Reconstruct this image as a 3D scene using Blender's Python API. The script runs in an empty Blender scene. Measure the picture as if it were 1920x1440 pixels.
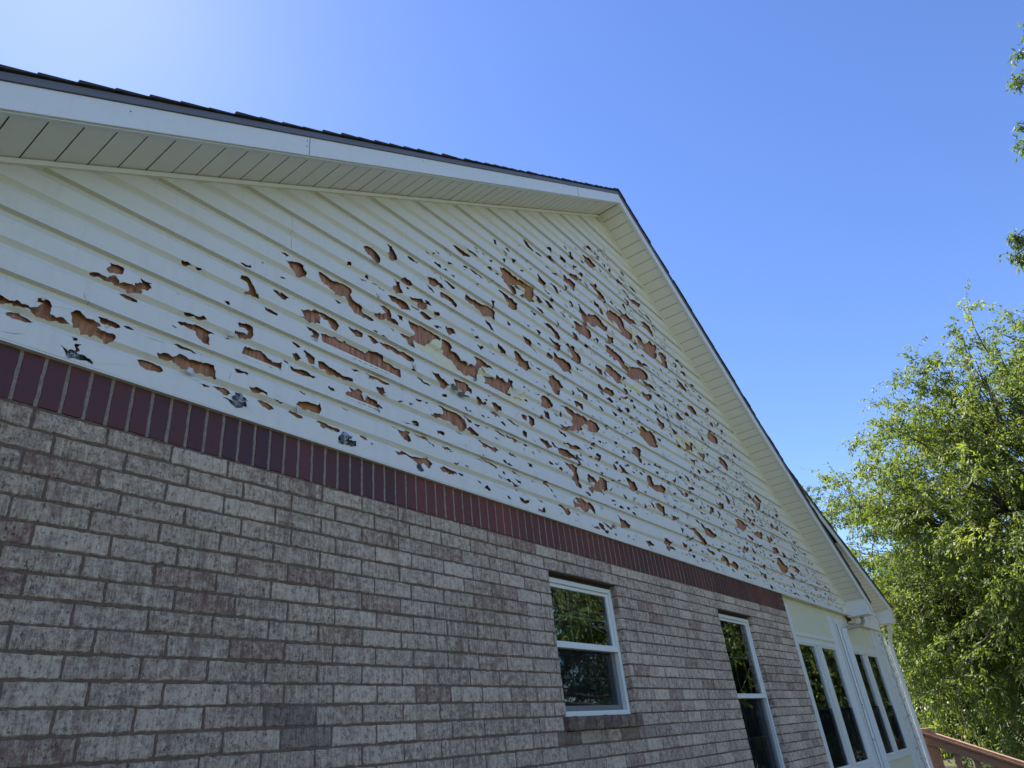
import bpy, math, random
import numpy as np
from mathutils import Vector, Matrix, noise
from mathutils.geometry import delaunay_2d_cdt

# ------------------------------------------------------------------ camera, sky, sun
sc = bpy.context.scene
ZO = 3.1                                   # wall datum (bottom of the siding) above the lawn
cd = bpy.data.cameras.new('camera'); cam = bpy.data.objects.new('camera', cd); sc.collection.objects.link(cam)
cd.sensor_width = 36; cd.lens = 24.327; cd.clip_start = 0.05; cd.clip_end = 3000
M = Matrix(((0.607645, -0.325057, -0.724642, -0.611162), (-0.787664, -0.363543, -0.497416, -2.555519),
            (-0.10175, 0.873026, -0.47694, -1.478304 + ZO), (0, 0, 0, 1)))
cam.matrix_world = M
sc.camera = cam
sc.render.resolution_x = 1024; sc.render.resolution_y = 768
SUN = Vector((0.10, 0.57, 0.815)).normalized()
w = bpy.data.worlds.new('World'); sc.world = w; w.use_nodes = True
nt = w.node_tree; nt.nodes.clear()
out = nt.nodes.new('ShaderNodeOutputWorld'); bg = nt.nodes.new('ShaderNodeBackground'); sky = nt.nodes.new('ShaderNodeTexSky')
sky.sky_type = 'NISHITA'; sky.sun_disc = False
sky.sun_elevation = math.asin(SUN.z); sky.sun_rotation = math.atan2(SUN.x, SUN.y)
sky.air_density = 1.0; sky.dust_density = 0.12; sky.ozone_density = 4.0; sky.altitude = 200
bg.inputs[1].default_value = 0.10
hs = nt.nodes.new('ShaderNodeHueSaturation'); hs.inputs['Saturation'].default_value = 1.12; hs.inputs['Hue'].default_value = .512; nt.links.new(sky.outputs[0], hs.inputs['Color']); nt.links.new(hs.outputs[0], bg.inputs[0]); nt.links.new(bg.outputs[0], out.inputs[0])
sl = bpy.data.lights.new('sun', 'SUN'); sl.energy = 5.0; sl.angle = math.radians(0.53); sl.color = (1, 0.95, 0.87)
so = bpy.data.objects.new('sun', sl); sc.collection.objects.link(so)
so.rotation_euler = SUN.to_track_quat('Z', 'Y').to_euler(); so.location = (0, 0, 30)
sc.view_settings.view_transform = 'Standard'; sc.view_settings.look = 'None'
sc.view_settings.gamma = 1; sc.view_settings.exposure = 1.36
sc.render.engine = 'CYCLES'
sc.cycles.max_bounces = 8; sc.cycles.transparent_max_bounces = 12

# ------------------------------------------------------------------ helpers
rnd = random.Random(7); nr = np.random.default_rng(7)
COL = sc.collection
def tag(o, label=None, cat=None, kind=None, group=None):
    if label: o['label'] = label
    if cat: o['category'] = cat
    if kind: o['kind'] = kind
    if group: o['group'] = group
    return o
def empty(name, loc):
    o = bpy.data.objects.new(name, None); o.location = loc; o.empty_display_size = .2; COL.objects.link(o); return o
def world_loc(o):
    v = Vector((0, 0, 0))
    while o: v += o.location; o = o.parent
    return v
def link(name, me, parent, mats):
    o = bpy.data.objects.new(name, me)
    for m in (mats if isinstance(mats, (list, tuple)) else [mats]): me.materials.append(m)
    COL.objects.link(o)
    if parent: o.parent = parent
    return o
class MB:
    """collects polygons (coordinates relative to the wall datum) and links them as one mesh object"""
    def __init__(s): s.v = []; s.f = []; s.mi = []; s.c = []
    def poly(s, pts, mi=0, col=None):
        b = len(s.v); s.v += [tuple(p) for p in pts]; s.f.append(tuple(range(b, b + len(pts)))); s.mi.append(mi)
        s.c += [col or (0, 0, 0)] * len(pts); return s
    def hexa(s, p, mi=0, col=None):      # 8 corners: bottom 4 ccw, top 4 ccw
        b = len(s.v); s.v += [tuple(q) for q in p]; s.c += [col or (0, 0, 0)] * 8
        for q in ((3, 2, 1, 0), (4, 5, 6, 7), (0, 1, 5, 4), (1, 2, 6, 5), (2, 3, 7, 6), (3, 0, 4, 7)):
            s.f.append(tuple(b + i for i in q)); s.mi.append(mi)
        return s
    def box(s, x0, x1, y0, y1, z0, z1, mi=0, col=None):
        return s.hexa([(x0, y0, z0), (x1, y0, z0), (x1, y1, z0), (x0, y1, z0), (x0, y0, z1), (x1, y0, z1), (x1, y1, z1), (x0, y1, z1)], mi, col)
    def bar(s, a, b, wd, th, side=None, mi=0):   # beam from a to b; wd across, th up
        a = Vector(a); b = Vector(b); d = (b - a).normalized()
        up = Vector((0, 0, 1)) if abs(d.z) < .95 else Vector((0, 1, 0))
        sd = Vector(side) if side else d.cross(up).normalized(); u2 = sd.cross(d).normalized()
        p = []
        for q in (-1, 1):
            for e, f in ((a, -1), (a, 1), (b, 1), (b, -1)): p.append(e + sd * wd / 2 * f + u2 * th / 2 * q)
        return s.hexa(p, mi)
    def tube(s, pts, rad, n=6, mi=0):
        rings = []
        for i, p in enumerate(pts):
            p = Vector(p); d = (Vector(pts[min(i + 1, len(pts) - 1)]) - Vector(pts[max(i - 1, 0)])).normalized()
            r_ = rad[i] if hasattr(rad, '__len__') else rad
            a = d.orthogonal().normalized(); b = d.cross(a)
            base = len(s.v)
            for k in range(n):
                t = 2 * math.pi * k / n; s.v.append(tuple(p + a * math.cos(t) * r_ + b * math.sin(t) * r_)); s.c.append((0, 0, 0))
            rings.append(base)
        for r0, r1 in zip(rings, rings[1:]):
            for k in range(n):
                s.f.append((r0 + k, r0 + (k + 1) % n, r1 + (k + 1) % n, r1 + k)); s.mi.append(mi)
        s.f.append(tuple(rings[0] + k for k in range(n))[::-1]); s.mi.append(mi)
        s.f.append(tuple(rings[-1] + k for k in range(n))); s.mi.append(mi)
        return s
    def build(s, name, mats, parent=None, smooth=False, bevel=0):
        off = world_loc(parent) if parent else Vector((0, 0, 0))
        me = bpy.data.meshes.new(name)
        me.from_pydata([(v[0] - off.x, v[1] - off.y, v[2] + ZO - off.z) for v in s.v], [], s.f)
        me.polygons.foreach_set('material_index', s.mi)
        at = me.attributes.new('tone', 'FLOAT_VECTOR', 'POINT'); at.data.foreach_set('vector', np.array(s.c, dtype=np.float32).ravel())
        if smooth: me.polygons.foreach_set('use_smooth', [True] * len(s.f))
        me.update()
        o = link(name, me, parent, mats)
        if bevel:
            m = o.modifiers.new('bevel', 'BEVEL'); m.width = bevel; m.segments = 2; m.limit_method = 'ANGLE'
        return o

class NT:
    def __init__(s, name, rough=.6, col=(.5, .5, .5)):
        s.m = bpy.data.materials.new(name); s.m.use_nodes = True; s.t = s.m.node_tree; s.b = s.t.nodes['Principled BSDF']
        s.b.inputs['Roughness'].default_value = rough; s.b.inputs['Base Color'].default_value = (*col, 1)
        s._tc = None
    def n(s, typ, **k):
        nd = s.t.nodes.new('ShaderNode' + typ)
        for a, v in k.items():
            if a.startswith('i_'):
                key = a[2:]; nd.inputs[int(key) if key.isdigit() else key].default_value = v
            else: setattr(nd, a, v)
        return nd
    def l(s, a, b): s.t.links.new(a, b)
    def obj(s, scale=(1, 1, 1)):
        tc = s.n('TexCoord'); mp = s.n('Mapping'); mp.inputs['Scale'].default_value = scale
        s.l(tc.outputs['Object'], mp.inputs['Vector']); return mp.outputs[0]
    def noise(s, scale, detail=4, rough=.55, vec=None, stretch=(1, 1, 1), lo=.35, hi=.65):
        nd = s.n('TexNoise'); nd.inputs['Scale'].default_value = scale; nd.inputs['Detail'].default_value = detail
        nd.inputs['Roughness'].default_value = rough
        s.l(vec or s.obj(stretch), nd.inputs['Vector'])
        mr = s.n('MapRange'); mr.inputs['From Min'].default_value = lo; mr.inputs['From Max'].default_value = hi
        s.l(nd.outputs['Fac'], mr.inputs['Value']); return mr.outputs[0]
    def mix(s, f, a, b, typ='MIX'):
        nd = s.n('Mix', data_type='RGBA', blend_type=typ)
        for i, x in ((0, f), (6, a), (7, b)):
            if isinstance(x, bpy.types.NodeSocket): s.l(x, nd.inputs[i])
            elif i == 0: nd.inputs[0].default_value = x
            else: nd.inputs[i].default_value = (*x, 1)
        return nd.outputs[2]
    def math(s, op, a, b=None):
        nd = s.n('Math', operation=op)
        for i, x in ((0, a), (1, b)):
            if x is None: continue
            if isinstance(x, bpy.types.NodeSocket): s.l(x, nd.inputs[i])
            else: nd.inputs[i].default_value = x
        return nd.outputs[0]
    def attr(s, name='tone'):
        a = s.n('Attribute', attribute_name=name); sp = s.n('SeparateXYZ'); s.l(a.outputs['Vector'], sp.inputs[0]); return sp.outputs
    def base(s, c): s.l(c, s.b.inputs['Base Color'])
    def bump(s, h, strength=.3, dist=.002):
        b = s.n('Bump'); b.inputs['Strength'].default_value = strength; b.inputs['Distance'].default_value = dist
        s.l(h, b.inputs['Height']); s.l(b.outputs[0], s.b.inputs['Normal'])

# ------------------------------------------------------------------ materials
def m_vinyl(name, col, dirt, rough=.42, spec=.4, fresh=None, dent=.004):
    t = NT(name, rough)
    a = t.noise(1.3, 4, stretch=(1, 1, 2.5), lo=.3, hi=.75)
    b = t.noise(22, 6, .7, stretch=(1, 1, .15), lo=.5, hi=.85)
    c = t.mix(t.math('MULTIPLY', a, .22), col, tuple(x * .9 for x in col))
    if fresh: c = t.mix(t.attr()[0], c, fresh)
    c = t.mix(t.math('MULTIPLY', b, dirt), c, (.33, .33, .22))
    sp = t.noise(90, 2, .5, lo=.72, hi=.8)
    c = t.mix(t.math('MULTIPLY', sp, dirt), c, (.2, .19, .14)); t.base(c)
    t.b.inputs['Specular IOR Level'].default_value = spec
    t.bump(t.noise(5, 3, stretch=(1, 1, 2), lo=.2, hi=.8), .25, dent); return t.m
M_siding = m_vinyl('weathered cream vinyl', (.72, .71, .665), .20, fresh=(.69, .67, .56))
M_yellow = m_vinyl('unfaded yellow vinyl', (.74, .70, .50), .08, .7)
M_soffit = m_vinyl('soffit vinyl', (.84, .825, .765), .10, .5)
M_trim = m_vinyl('white aluminium trim', (.74, .75, .74), .14, .35, dent=.012)
M_frame = m_vinyl('white window vinyl', (.72, .73, .69), .10, .35)
M_panel = m_vinyl('cream panel', (.66, .645, .48), .20, .5)

t = NT('drip edge', .45, (.15, .145, .165)); M_drip = t.m
t = NT('shingle', .9)
c = t.mix(t.noise(160, 3, .7), (.028, .026, .028), (.075, .066, .062)); t.base(t.mix(t.math('MULTIPLY', t.attr()[0], .6), c, (.05, .038, .034))); t.bump(t.noise(300, 2), .6, .002); M_shingle = t.m

t = NT('wood sheathing', .75)
tn = t.obj((9, 1, 1.1)); g = t.noise(5, 8, .7, vec=tn, lo=.4, hi=.6)
c = t.mix(g, (.24, .098, .055), (.50, .25, .15))
c = t.mix(t.noise(.8, 3, lo=.56, hi=.66), c, (.36, .17, .05))
c = t.mix(t.math('MULTIPLY', t.noise(6, 5, .7, lo=.6, hi=.75), .6), c, (.10, .045, .03)); t.base(c)
t.bump(g, .5, .002); M_wood = t.m
t = NT('foil flashing', .3, (.55, .58, .62)); t.b.inputs['Metallic'].default_value = .8
t.base(t.mix(t.noise(25, 5, .7, lo=.45, hi=.6), (.10, .11, .12), (.70, .74, .80))); t.bump(t.noise(30, 4), 1, .01); M_foil = t.m
t = NT('torn edge back', .6, (.10, .12, .09)); M_torn = t.m
t = NT('nail hem', .4, (.78, .79, .74)); M_hem = t.m

t = NT('tumbled brick', .85)
A = t.attr()
vs = t.noise(8, 6, .78, stretch=(9, 1, 1.0), lo=.3, hi=.7)          # vertical wire-cut streaks
bl = t.noise(24, 7, .75, stretch=(1, 1, 1.4), lo=.3, hi=.7)
sp = t.noise(55, 5, .8, stretch=(1.4, 1, .8), lo=.575, hi=.64)
fine = t.noise(110, 5, .8, stretch=(1.6, 1, .7), lo=.3, hi=.7)
big = t.noise(1.3, 4, .6, lo=.42, hi=.62)
f = t.math('ADD', t.math('ADD', t.math('MULTIPLY', vs, .34), t.math('MULTIPLY', bl, .38)), t.math('ADD', t.math('MULTIPLY', fine, .28), t.math('MULTIPLY', A[1], .12)))
f = t.math('SUBTRACT', f, t.math('MULTIPLY', big, .07))
mr = t.n('MapRange'); mr.inputs['From Min'].default_value = .33; mr.inputs['From Max'].default_value = .62; t.l(f, mr.inputs['Value']); f = mr.outputs[0]
c = t.mix(f, (.28, .19, .145), (.75, .615, .475))
red = t.math('MULTIPLY', t.math('GREATER_THAN', A[0], .90), t.math('ADD', t.math('MULTIPLY', f, -.6), .9))
c = t.mix(t.math('MULTIPLY', red, .75), c, (.22, .10, .075))
c = t.mix(t.math('MULTIPLY', t.noise(3.6, 5, .65, stretch=(2.6, 1, 1), lo=.55, hi=.66), .55), c, (.20, .10, .085))
c = t.mix(t.math('MULTIPLY', sp, .7), c, (.08, .055, .045))
c = t.mix(t.math('MULTIPLY', A[2], .8), c, (.085, .055, .045)); t.base(c)
h = t.math('ADD', t.math('MULTIPLY', vs, .5), t.math('SUBTRACT', fine, sp)); t.bump(h, 1, .004); M_brick = t.m
t = NT('maroon brick', .55)
A = t.attr(); c = t.mix(A[0], (.058, .014, .016), (.16, .034, .021))
c = t.mix(t.math('MULTIPLY', t.noise(30, 5, .7, lo=.5, hi=.75), .5), c, (.05, .022, .026))
c = t.mix(t.math('MULTIPLY', t.noise(140, 2, lo=.7, hi=.8), .6), c, (.3, .2, .18)); t.base(c)
t.bump(t.noise(60, 4, .6), .3, .001); M_maroon = t.m
t = NT('mortar', .95)
t.base(t.mix(t.noise(70, 5, .7), (.12, .078, .056), (.205, .143, .105))); t.bump(t.noise(120, 4, .7), .8, .003); M_mortar = t.m
t = NT('soldier mortar', .95)
t.base(t.mix(t.noise(70, 5, .7), (.21, .16, .135), (.36, .29, .245))); t.bump(t.noise(120, 4, .7), .8, .003); M_mortar2 = t.m
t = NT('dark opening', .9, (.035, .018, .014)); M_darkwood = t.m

def m_glass(name, tint, refl):
    t = NT(name); nt_ = t.t; nt_.nodes.remove(t.b); o = nt_.nodes['Material Output']
    tr = t.n('BsdfTransparent'); tr.inputs[0].default_value = (*tint, 1)
    gl = t.n('BsdfGlossy'); gl.inputs['Roughness'].default_value = .0; gl.inputs[0].default_value = (.88, .98, 1, 1)
    fr = t.n('Fresnel'); fr.inputs[0].default_value = refl
    bp = t.n('Bump'); bp.inputs['Strength'].default_value = .035; bp.inputs['Distance'].default_value = .01
    nz = t.n('TexNoise'); nz.inputs['Scale'].default_value = 3.0; t.l(t.obj(), nz.inputs[0]); t.l(nz.outputs[0], bp.inputs['Height'])
    t.l(bp.outputs[0], gl.inputs['Normal']); t.l(bp.outputs[0], fr.inputs['Normal'])
    mx = t.n('MixShader'); t.l(fr.outputs[0], mx.inputs[0]); t.l(tr.outputs[0], mx.inputs[1]); t.l(gl.outputs[0], mx.inputs[2]); t.l(mx.outputs[0], o.inputs[0])
    return t.m
M_glass = m_glass('double glazing', (.85, .92, .92), 3.9)
t = NT('insect screen', .8); t.t.nodes.remove(t.b); o_ = t.t.nodes['Material Output']
tr = t.n('BsdfTransparent'); df = t.n('BsdfDiffuse'); df.inputs[0].default_value = (.012, .014, .018, 1); mx = t.n('MixShader'); mx.inputs[0].default_value = .5
t.l(tr.outputs[0], mx.inputs[1]); t.l(df.outputs[0], mx.inputs[2]); t.l(mx.outputs[0], o_.inputs[0]); M_screen = t.m
t = NT('room plaster', .8, (.30, .29, .27)); M_room = t.m
t = NT('grille', .5, (.75, .78, .72)); M_grille = t.m
t = NT('curtain', .8, (.62, .60, .54)); M_curtain = t.m
t = NT('sash rail dark', .5, (.16, .17, .14)); M_dimrail = t.m
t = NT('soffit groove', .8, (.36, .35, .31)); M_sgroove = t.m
t = NT('shallow groove', .6, (.42, .42, .33)); M_groove = t.m
t = NT('sealant seam', .7, (.02, .022, .025)); M_seam = t.m
t = NT('downspout', .4, (.74, .75, .72)); M_spout = t.m
t = NT('elbow', .5, (.34, .32, .25)); M_elbow = t.m

t = NT('stained deck timber', .7)
g = t.noise(4, 6, .65, stretch=(3, 3, 22), lo=.3, hi=.7)
c = t.mix(g, (.28, .11, .05), (.50, .24, .12)); t.base(t.mix(t.math('MULTIPLY', t.noise(2, 3), .4), c, (.24, .15, .12))); t.bump(g, .3, .002); M_deck = t.m
t = NT('rail timber', .7)
g = t.noise(4, 6, .65, stretch=(22, 2, 3), lo=.3, hi=.7)
t.base(t.mix(g, (.32, .17, .10), (.54, .34, .22))); M_rail = t.m

def m_bark(name, a, b):
    t = NT(name, .95); n_ = t.noise(6, 7, .7, stretch=(4, 4, .8), lo=.3, hi=.7)
    t.base(t.mix(n_, a, b)); t.bump(n_, .8, .02); return t.m
M_bark = m_bark('bark', (.035, .028, .022), (.10, .08, .065))
def m_leaf(name, cols, trans=.5):
    t = NT(name, .5); A = t.attr('tone'); o = t.t.nodes['Material Output']
    c = t.mix(A[0], cols[0], cols[1]); c = t.mix(A[1], c, cols[2]); t.base(c)
    t.b.inputs['Specular IOR Level'].default_value = .45
    tl = t.n('BsdfTranslucent'); cc = t.mix(1.0, c, (1.35, 1.5, .6), 'MULTIPLY'); t.l(cc, tl.inputs[0])
    mx = t.n('MixShader'); mx.inputs[0].default_value = trans
    t.l(t.b.outputs[0], mx.inputs[1]); t.l(tl.outputs[0], mx.inputs[2]); t.l(mx.outputs[0], o.inputs[0]); return t.m
M_leafA = m_leaf('ash leaves', ((.10, .14, .038), (.20, .235, .06), (.31, .32, .085)))
M_leafB = m_leaf('willow leaves', ((.08, .12, .04), (.14, .19, .065), (.20, .23, .10)))
M_leafC = m_leaf('shade leaves', ((.035, .07, .018), (.07, .11, .025), (.10, .14, .03)), .4)
t = NT('lawn', .95)
c = t.mix(t.noise(.35, 5), (.12, .14, .055), (.21, .20, .10)); c = t.mix(t.math('MULTIPLY', t.noise(30, 5, .7), .5), c, (.16, .15, .06)); t.base(c)
t.bump(t.noise(40, 5, .8), 1, .03); M_lawn = t.m

# ------------------------------------------------------------------ ground
g = MB(); N = 24; S = 600
for i in range(N):
    for j in range(N):
        x0, x1 = -S + 2 * S * i / N, -S + 2 * S * (i + 1) / N; y0, y1 = -S + 2 * S * j / N, -S + 2 * S * (j + 1) / N
        g.poly([(x0, y0, -ZO), (x1, y0, -ZO), (x1, y1, -ZO), (x0, y1, -ZO)])
tag(g.build('lawn', M_lawn), kind='structure')

# ------------------------------------------------------------------ house
house = empty('house', (5.26, 0, 0))
tag(house, 'brick house with a cream siding gable whose vinyl has peeled to brown wood', 'house')
AX, AZ = 5.261, 4.041                 # apex of the siding
SL, SR = .609, .635                   # roof pitches
EL, ER = -1.35, 11.60                 # where the gable siding ends
MX = 8.4
def top(x):
    if x < AX: return AZ - SL * (AX - x)
    return AZ - SR * (min(x, MX) - AX) - .60 * max(0, x - MX)
Q = .08055; HS = .22627; BR = 8.387   # brick course, soldier height, right end of brickwork
W1 = (3.28, 4.18, -HS - 13 * Q, -HS - 2 * Q); W2 = (6.15, 7.08, -HS - 21 * Q, -HS - 2 * Q)
WINS = (W1, W2)

# brickwork
def brick(mb, x0, x1, z0, z1, col, nx=8, nz=3, amp=.0011, bev=.003, y0=0., depth=.085):
    def ring(ins, y, jit):
        p = []
        for i in range(nx): p.append((x0 + (x1 - x0) * i / nx, z0, 0))
        for i in range(nz): p.append((x1, z0 + (z1 - z0) * i / nz, 1))
        for i in range(nx): p.append((x1 - (x1 - x0) * i / nx, z1, 2))
        for i in range(nz): p.append((x0, z1 - (z1 - z0) * i / nz, 3))
        o_ = []; cx, cz = (x0 + x1) / 2, (z0 + z1) / 2
        for k, (x, z, s_) in enumerate(p):
            dx = ins if x <= x0 + 1e-6 else (-ins if x >= x1 - 1e-6 else 0); dz = ins if z <= z0 + 1e-6 else (-ins if z >= z1 - 1e-6 else 0)
            o_.append((x + dx + jit[k][0], y, z + dz + jit[k][1]))
        return o_
    n = 2 * (nx + nz)
    jit = [(rnd.gauss(0, amp), rnd.gauss(0, amp)) for _ in range(n)]
    tilt = rnd.uniform(-.0015, .0012)
    R0 = ring(0, y0 + depth, [(0, 0)] * n); R1 = ring(0, y0 + .0035, jit); R2 = ring(bev, y0 + tilt, [(a + rnd.gauss(0, amp * .5), b + rnd.gauss(0, amp * .5)) for a, b in jit])
    b = len(mb.v); mb.v += R0 + R1 + R2; mb.c += [col] * (3 * n)
    for r in (0, 1):
        for k in range(n):
            k2 = (k + 1) % n; mb.f.append((b + r * n + k, b + r * n + k2, b + (r + 1) * n + k2, b + (r + 1) * n + k)); mb.mi.append(0)
    mb.f.append(tuple(b + 2 * n + k for k in range(n))); mb.mi.append(0)
J = .010
bw = MB(); XL = -1.1
for k in range(0, 36):
    zt = -HS - k * Q; z0, z1 = zt - Q + J, zt
    ph = .163 if k % 2 == 0 else .247
    opens = [(a, b) for a, b, c, d in WINS if zt - Q / 2 > c and zt - Q / 2 < d]
    if k == 13: opens = [(3.25, 4.21), (W2[0], W2[1])]
    if k == 21: opens = [(6.12, 7.11)]
    drift = rnd.uniform(-.006, .006)
    x = ph - .25 * 6
    while x < BR:
        segs = [(max(x + J / 2, XL), min(x + .25 - J / 2, BR))]
        for a, b in opens:
            ns = []
            for s0, s1 in segs:
                if s1 <= a or s0 >= b: ns.append((s0, s1)); continue
                if s0 < a: ns.append((s0, a))
                if s1 > b: ns.append((b, s1))
            segs = ns
        for s0, s1 in segs:
            s0 = s0 + drift if s0 > XL and not any(abs(s0 - e) < 1e-6 for w_ in opens for e in w_) else s0
            s1 = s1 + drift if s1 < BR and not any(abs(s1 - e) < 1e-6 for w_ in opens for e in w_) else s1
            if s1 - s0 > .02:
                near = s0 < 3
                dk = 0
                for (dx_, dz_, dr) in ((1.31, -1.205, .16), (1.42, -1.29, .2), (3.35, -1.42, .22), (4.05, -1.40, .25), (6.4, -1.0, .1)):
                    if abs((s0 + s1) / 2 - dx_) < dr and abs((z0 + z1) / 2 - dz_) < .05: dk = rnd.uniform(.35, .75)
                dz_ = rnd.uniform(-.0012, .0012)
                brick(bw, s0, s1, z0 + dz_, z1 + dz_, (rnd.random(), rnd.random() ** 3, dk), nx=10 if near else 5, nz=4 if near else 2, amp=.0014 if near else .0010)
        x += .25
bw.build('brickwork', M_brick, house)
sd = MB(); P = .079; n = -14
while n * P < 8.28:
    x0, x1 = n * P + .0055, (n + 1) * P - .0055
    if x1 > 8.285: x1 = 8.283
    t_ = min(1, max(0, .25 + .5 * noise.noise(Vector((n * .13, 3, 0))) + rnd.uniform(-.16, .16) + (.35 if 2.0 < x0 < 4.2 else 0)))
    if x1 - x0 > .03: brick(sd, x0, x1, -HS + .009, .012, (t_, 0, 0), nx=3, nz=8, amp=.0008, bev=.0025)
    n += 1
for i in range(3): brick(sd, 8.292, BR, -HS + .009 + i * .0735, -HS + .0735 * (i + 1), (rnd.random() * .5, 0, 0), nx=4, nz=3, amp=.0007, bev=.0025)
sd.build('soldier_course', M_maroon, house)
mo = MB()
xs = [XL, W1[0], W1[1], W2[0], W2[1], BR - .004]
for i in range(5):
    a, b = xs[i], xs[i + 1]
    op = WINS[0] if i == 1 else WINS[1] if i == 3 else None
    if op: mo.box(a, b, .004, .08, op[3] + .004, .0); mo.box(a, b, .004, .08, -ZO, op[2] - Q - .002)
    else: mo.box(a + (.004 if i else 0), b - (.004 if i < 4 else 0), .004, .08, -ZO, .0)
mo.build('mortar', M_mortar, house)
mo = MB(); mo.box(XL, BR - .004, .0024, .0039, -HS + .010, .010); mo.build('mortar', M_mortar2, house)

# sills of rowlock brick
def sill(w_, parent, name='sill'):
    s = MB(); x = w_[0] - .03; zt = w_[2] - .003; k = 0
    while x < w_[1] + .02:
        x1 = min(x + .105, w_[1] + .03)
        if x1 - x > .03: brick(s, x + .004, x1 - .004, zt - .075, zt, (.95, 0, rnd.uniform(.45, .85)), nx=4, nz=3, amp=.002, bev=.006, y0=-.032, depth=.11)
        x += .105
    s.build(name, M_brick, parent)

# house windows
def rect_frame(mb, x0, x1, z0, z1, wl, wr, wb, wt, y0, y1):
    mb.box(x0, x0 + wl, y0, y1, z0, z1); mb.box(x1 - wr, x1, y0, y1, z0, z1)
    mb.box(x0 + wl, x1 - wr, y0 + .001, y1, z1 - wt, z1); mb.box(x0 + wl, x1 - wr, y0 + .001, y1, z0, z0 + wb)
def hung_window(w_, mid, label):
    x0, x1, z0, z1 = w_
    f = MB(); z1f = z1 - .022; z0f = z0 + .004
    rect_frame(f, x0 + .004, x1 - .004, z0f, z1f, .035, .035, .03, .032, .048, .12)
    fr = f.build('window', M_frame, house, bevel=.003); tag(fr, label)
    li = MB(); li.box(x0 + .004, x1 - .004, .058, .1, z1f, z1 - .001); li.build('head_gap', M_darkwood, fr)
    xa, xb = x0 + .039, x1 - .039
    u = MB(); rect_frame(u, xa + .001, xb - .001, mid - .03, z1f - .033, .026, .026, .03, .024, .062, .085); u.build('upper_sash', M_frame, fr, bevel=.003)
    lo = MB(); rect_frame(lo, xa + .001, xb - .001, z0f + .031, mid + .001, .028, .028, .035, .035, .088, .112); lo.build('lower_sash', M_frame, fr, bevel=.003)
    mr = MB(); mr.box(xa, xb, .052, .0615, mid - .036, mid + .006); mr.box(xa, xb, .046, .0515, mid - .036, mid - .018); mr.build('meeting_rail', M_frame, fr, bevel=.002)
    gl = MB(); gl.poly([(xa + .02, .074, mid - .01), (xb - .02, .074, mid - .01), (xb - .02, .074, z1f - .05), (xa + .02, .074, z1f - .05)]); gl.build('pane', M_glass, fr)
    g2 = MB(); g2.poly([(xa + .02, .101, z0f + .05), (xb - .02, .101, z0f + .05), (xb - .02, .101, mid - .02), (xa + .02, .101, mid - .02)]); g2.build('pane', M_glass, fr)
    s = MB(); s.poly([(xa + .002, .094 - .012, z0f + .03), (xb - .002, .082, z0f + .03), (xb - .002, .082, mid - .035), (xa + .002, .082, mid - .035)]); s.build('insect_screen', M_screen, fr)
    gr = MB()
    for (za, zb, yy) in ((mid - .0, z1f - .055, .080), (z0f + .06, mid - .03, .107)):
        for q in (1, 2): xx = xa + .026 + (xb - xa - .052) * q / 3; gr.box(xx - .006, xx + .006, yy, yy + .004, za, zb)
        zz = (za + zb) / 2; gr.box(xa + .025, xb - .025, yy + .0005, yy + .0035, zz - .006, zz + .006)
    gr.build('grille', M_grille, fr)
    cu = MB()   # bunched cafe curtain on the inner ledge
    nx = 26
    zc = z0f + .05
    for i in range(nx):
        a, b = i / nx, (i + 1) / nx
        h = lambda q: .03 + .028 * abs(math.sin(q * 6.6 + .6)) + .004 * math.sin(q * 40)
        yy = lambda q: .135 + .012 * math.sin(q * 37)
        X = lambda q: xa + .03 + (xb - xa - .06) * q
        cu.poly([(X(a), yy(a), zc - .02), (X(b), yy(b), zc - .02), (X(b), yy(b) + .01, zc + h(b)), (X(a), yy(a) + .01, zc + h(a))])
    if w_ is W1: cu.build('curtain', M_curtain, fr, smooth=True)
    sill(w_, fr)
hung_window(W1, -.825, 'nearer double hung window with a brick sill, the shorter one')
hung_window(W2, -1.14, 'second double hung window, taller, nearer the sunroom')

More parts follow.
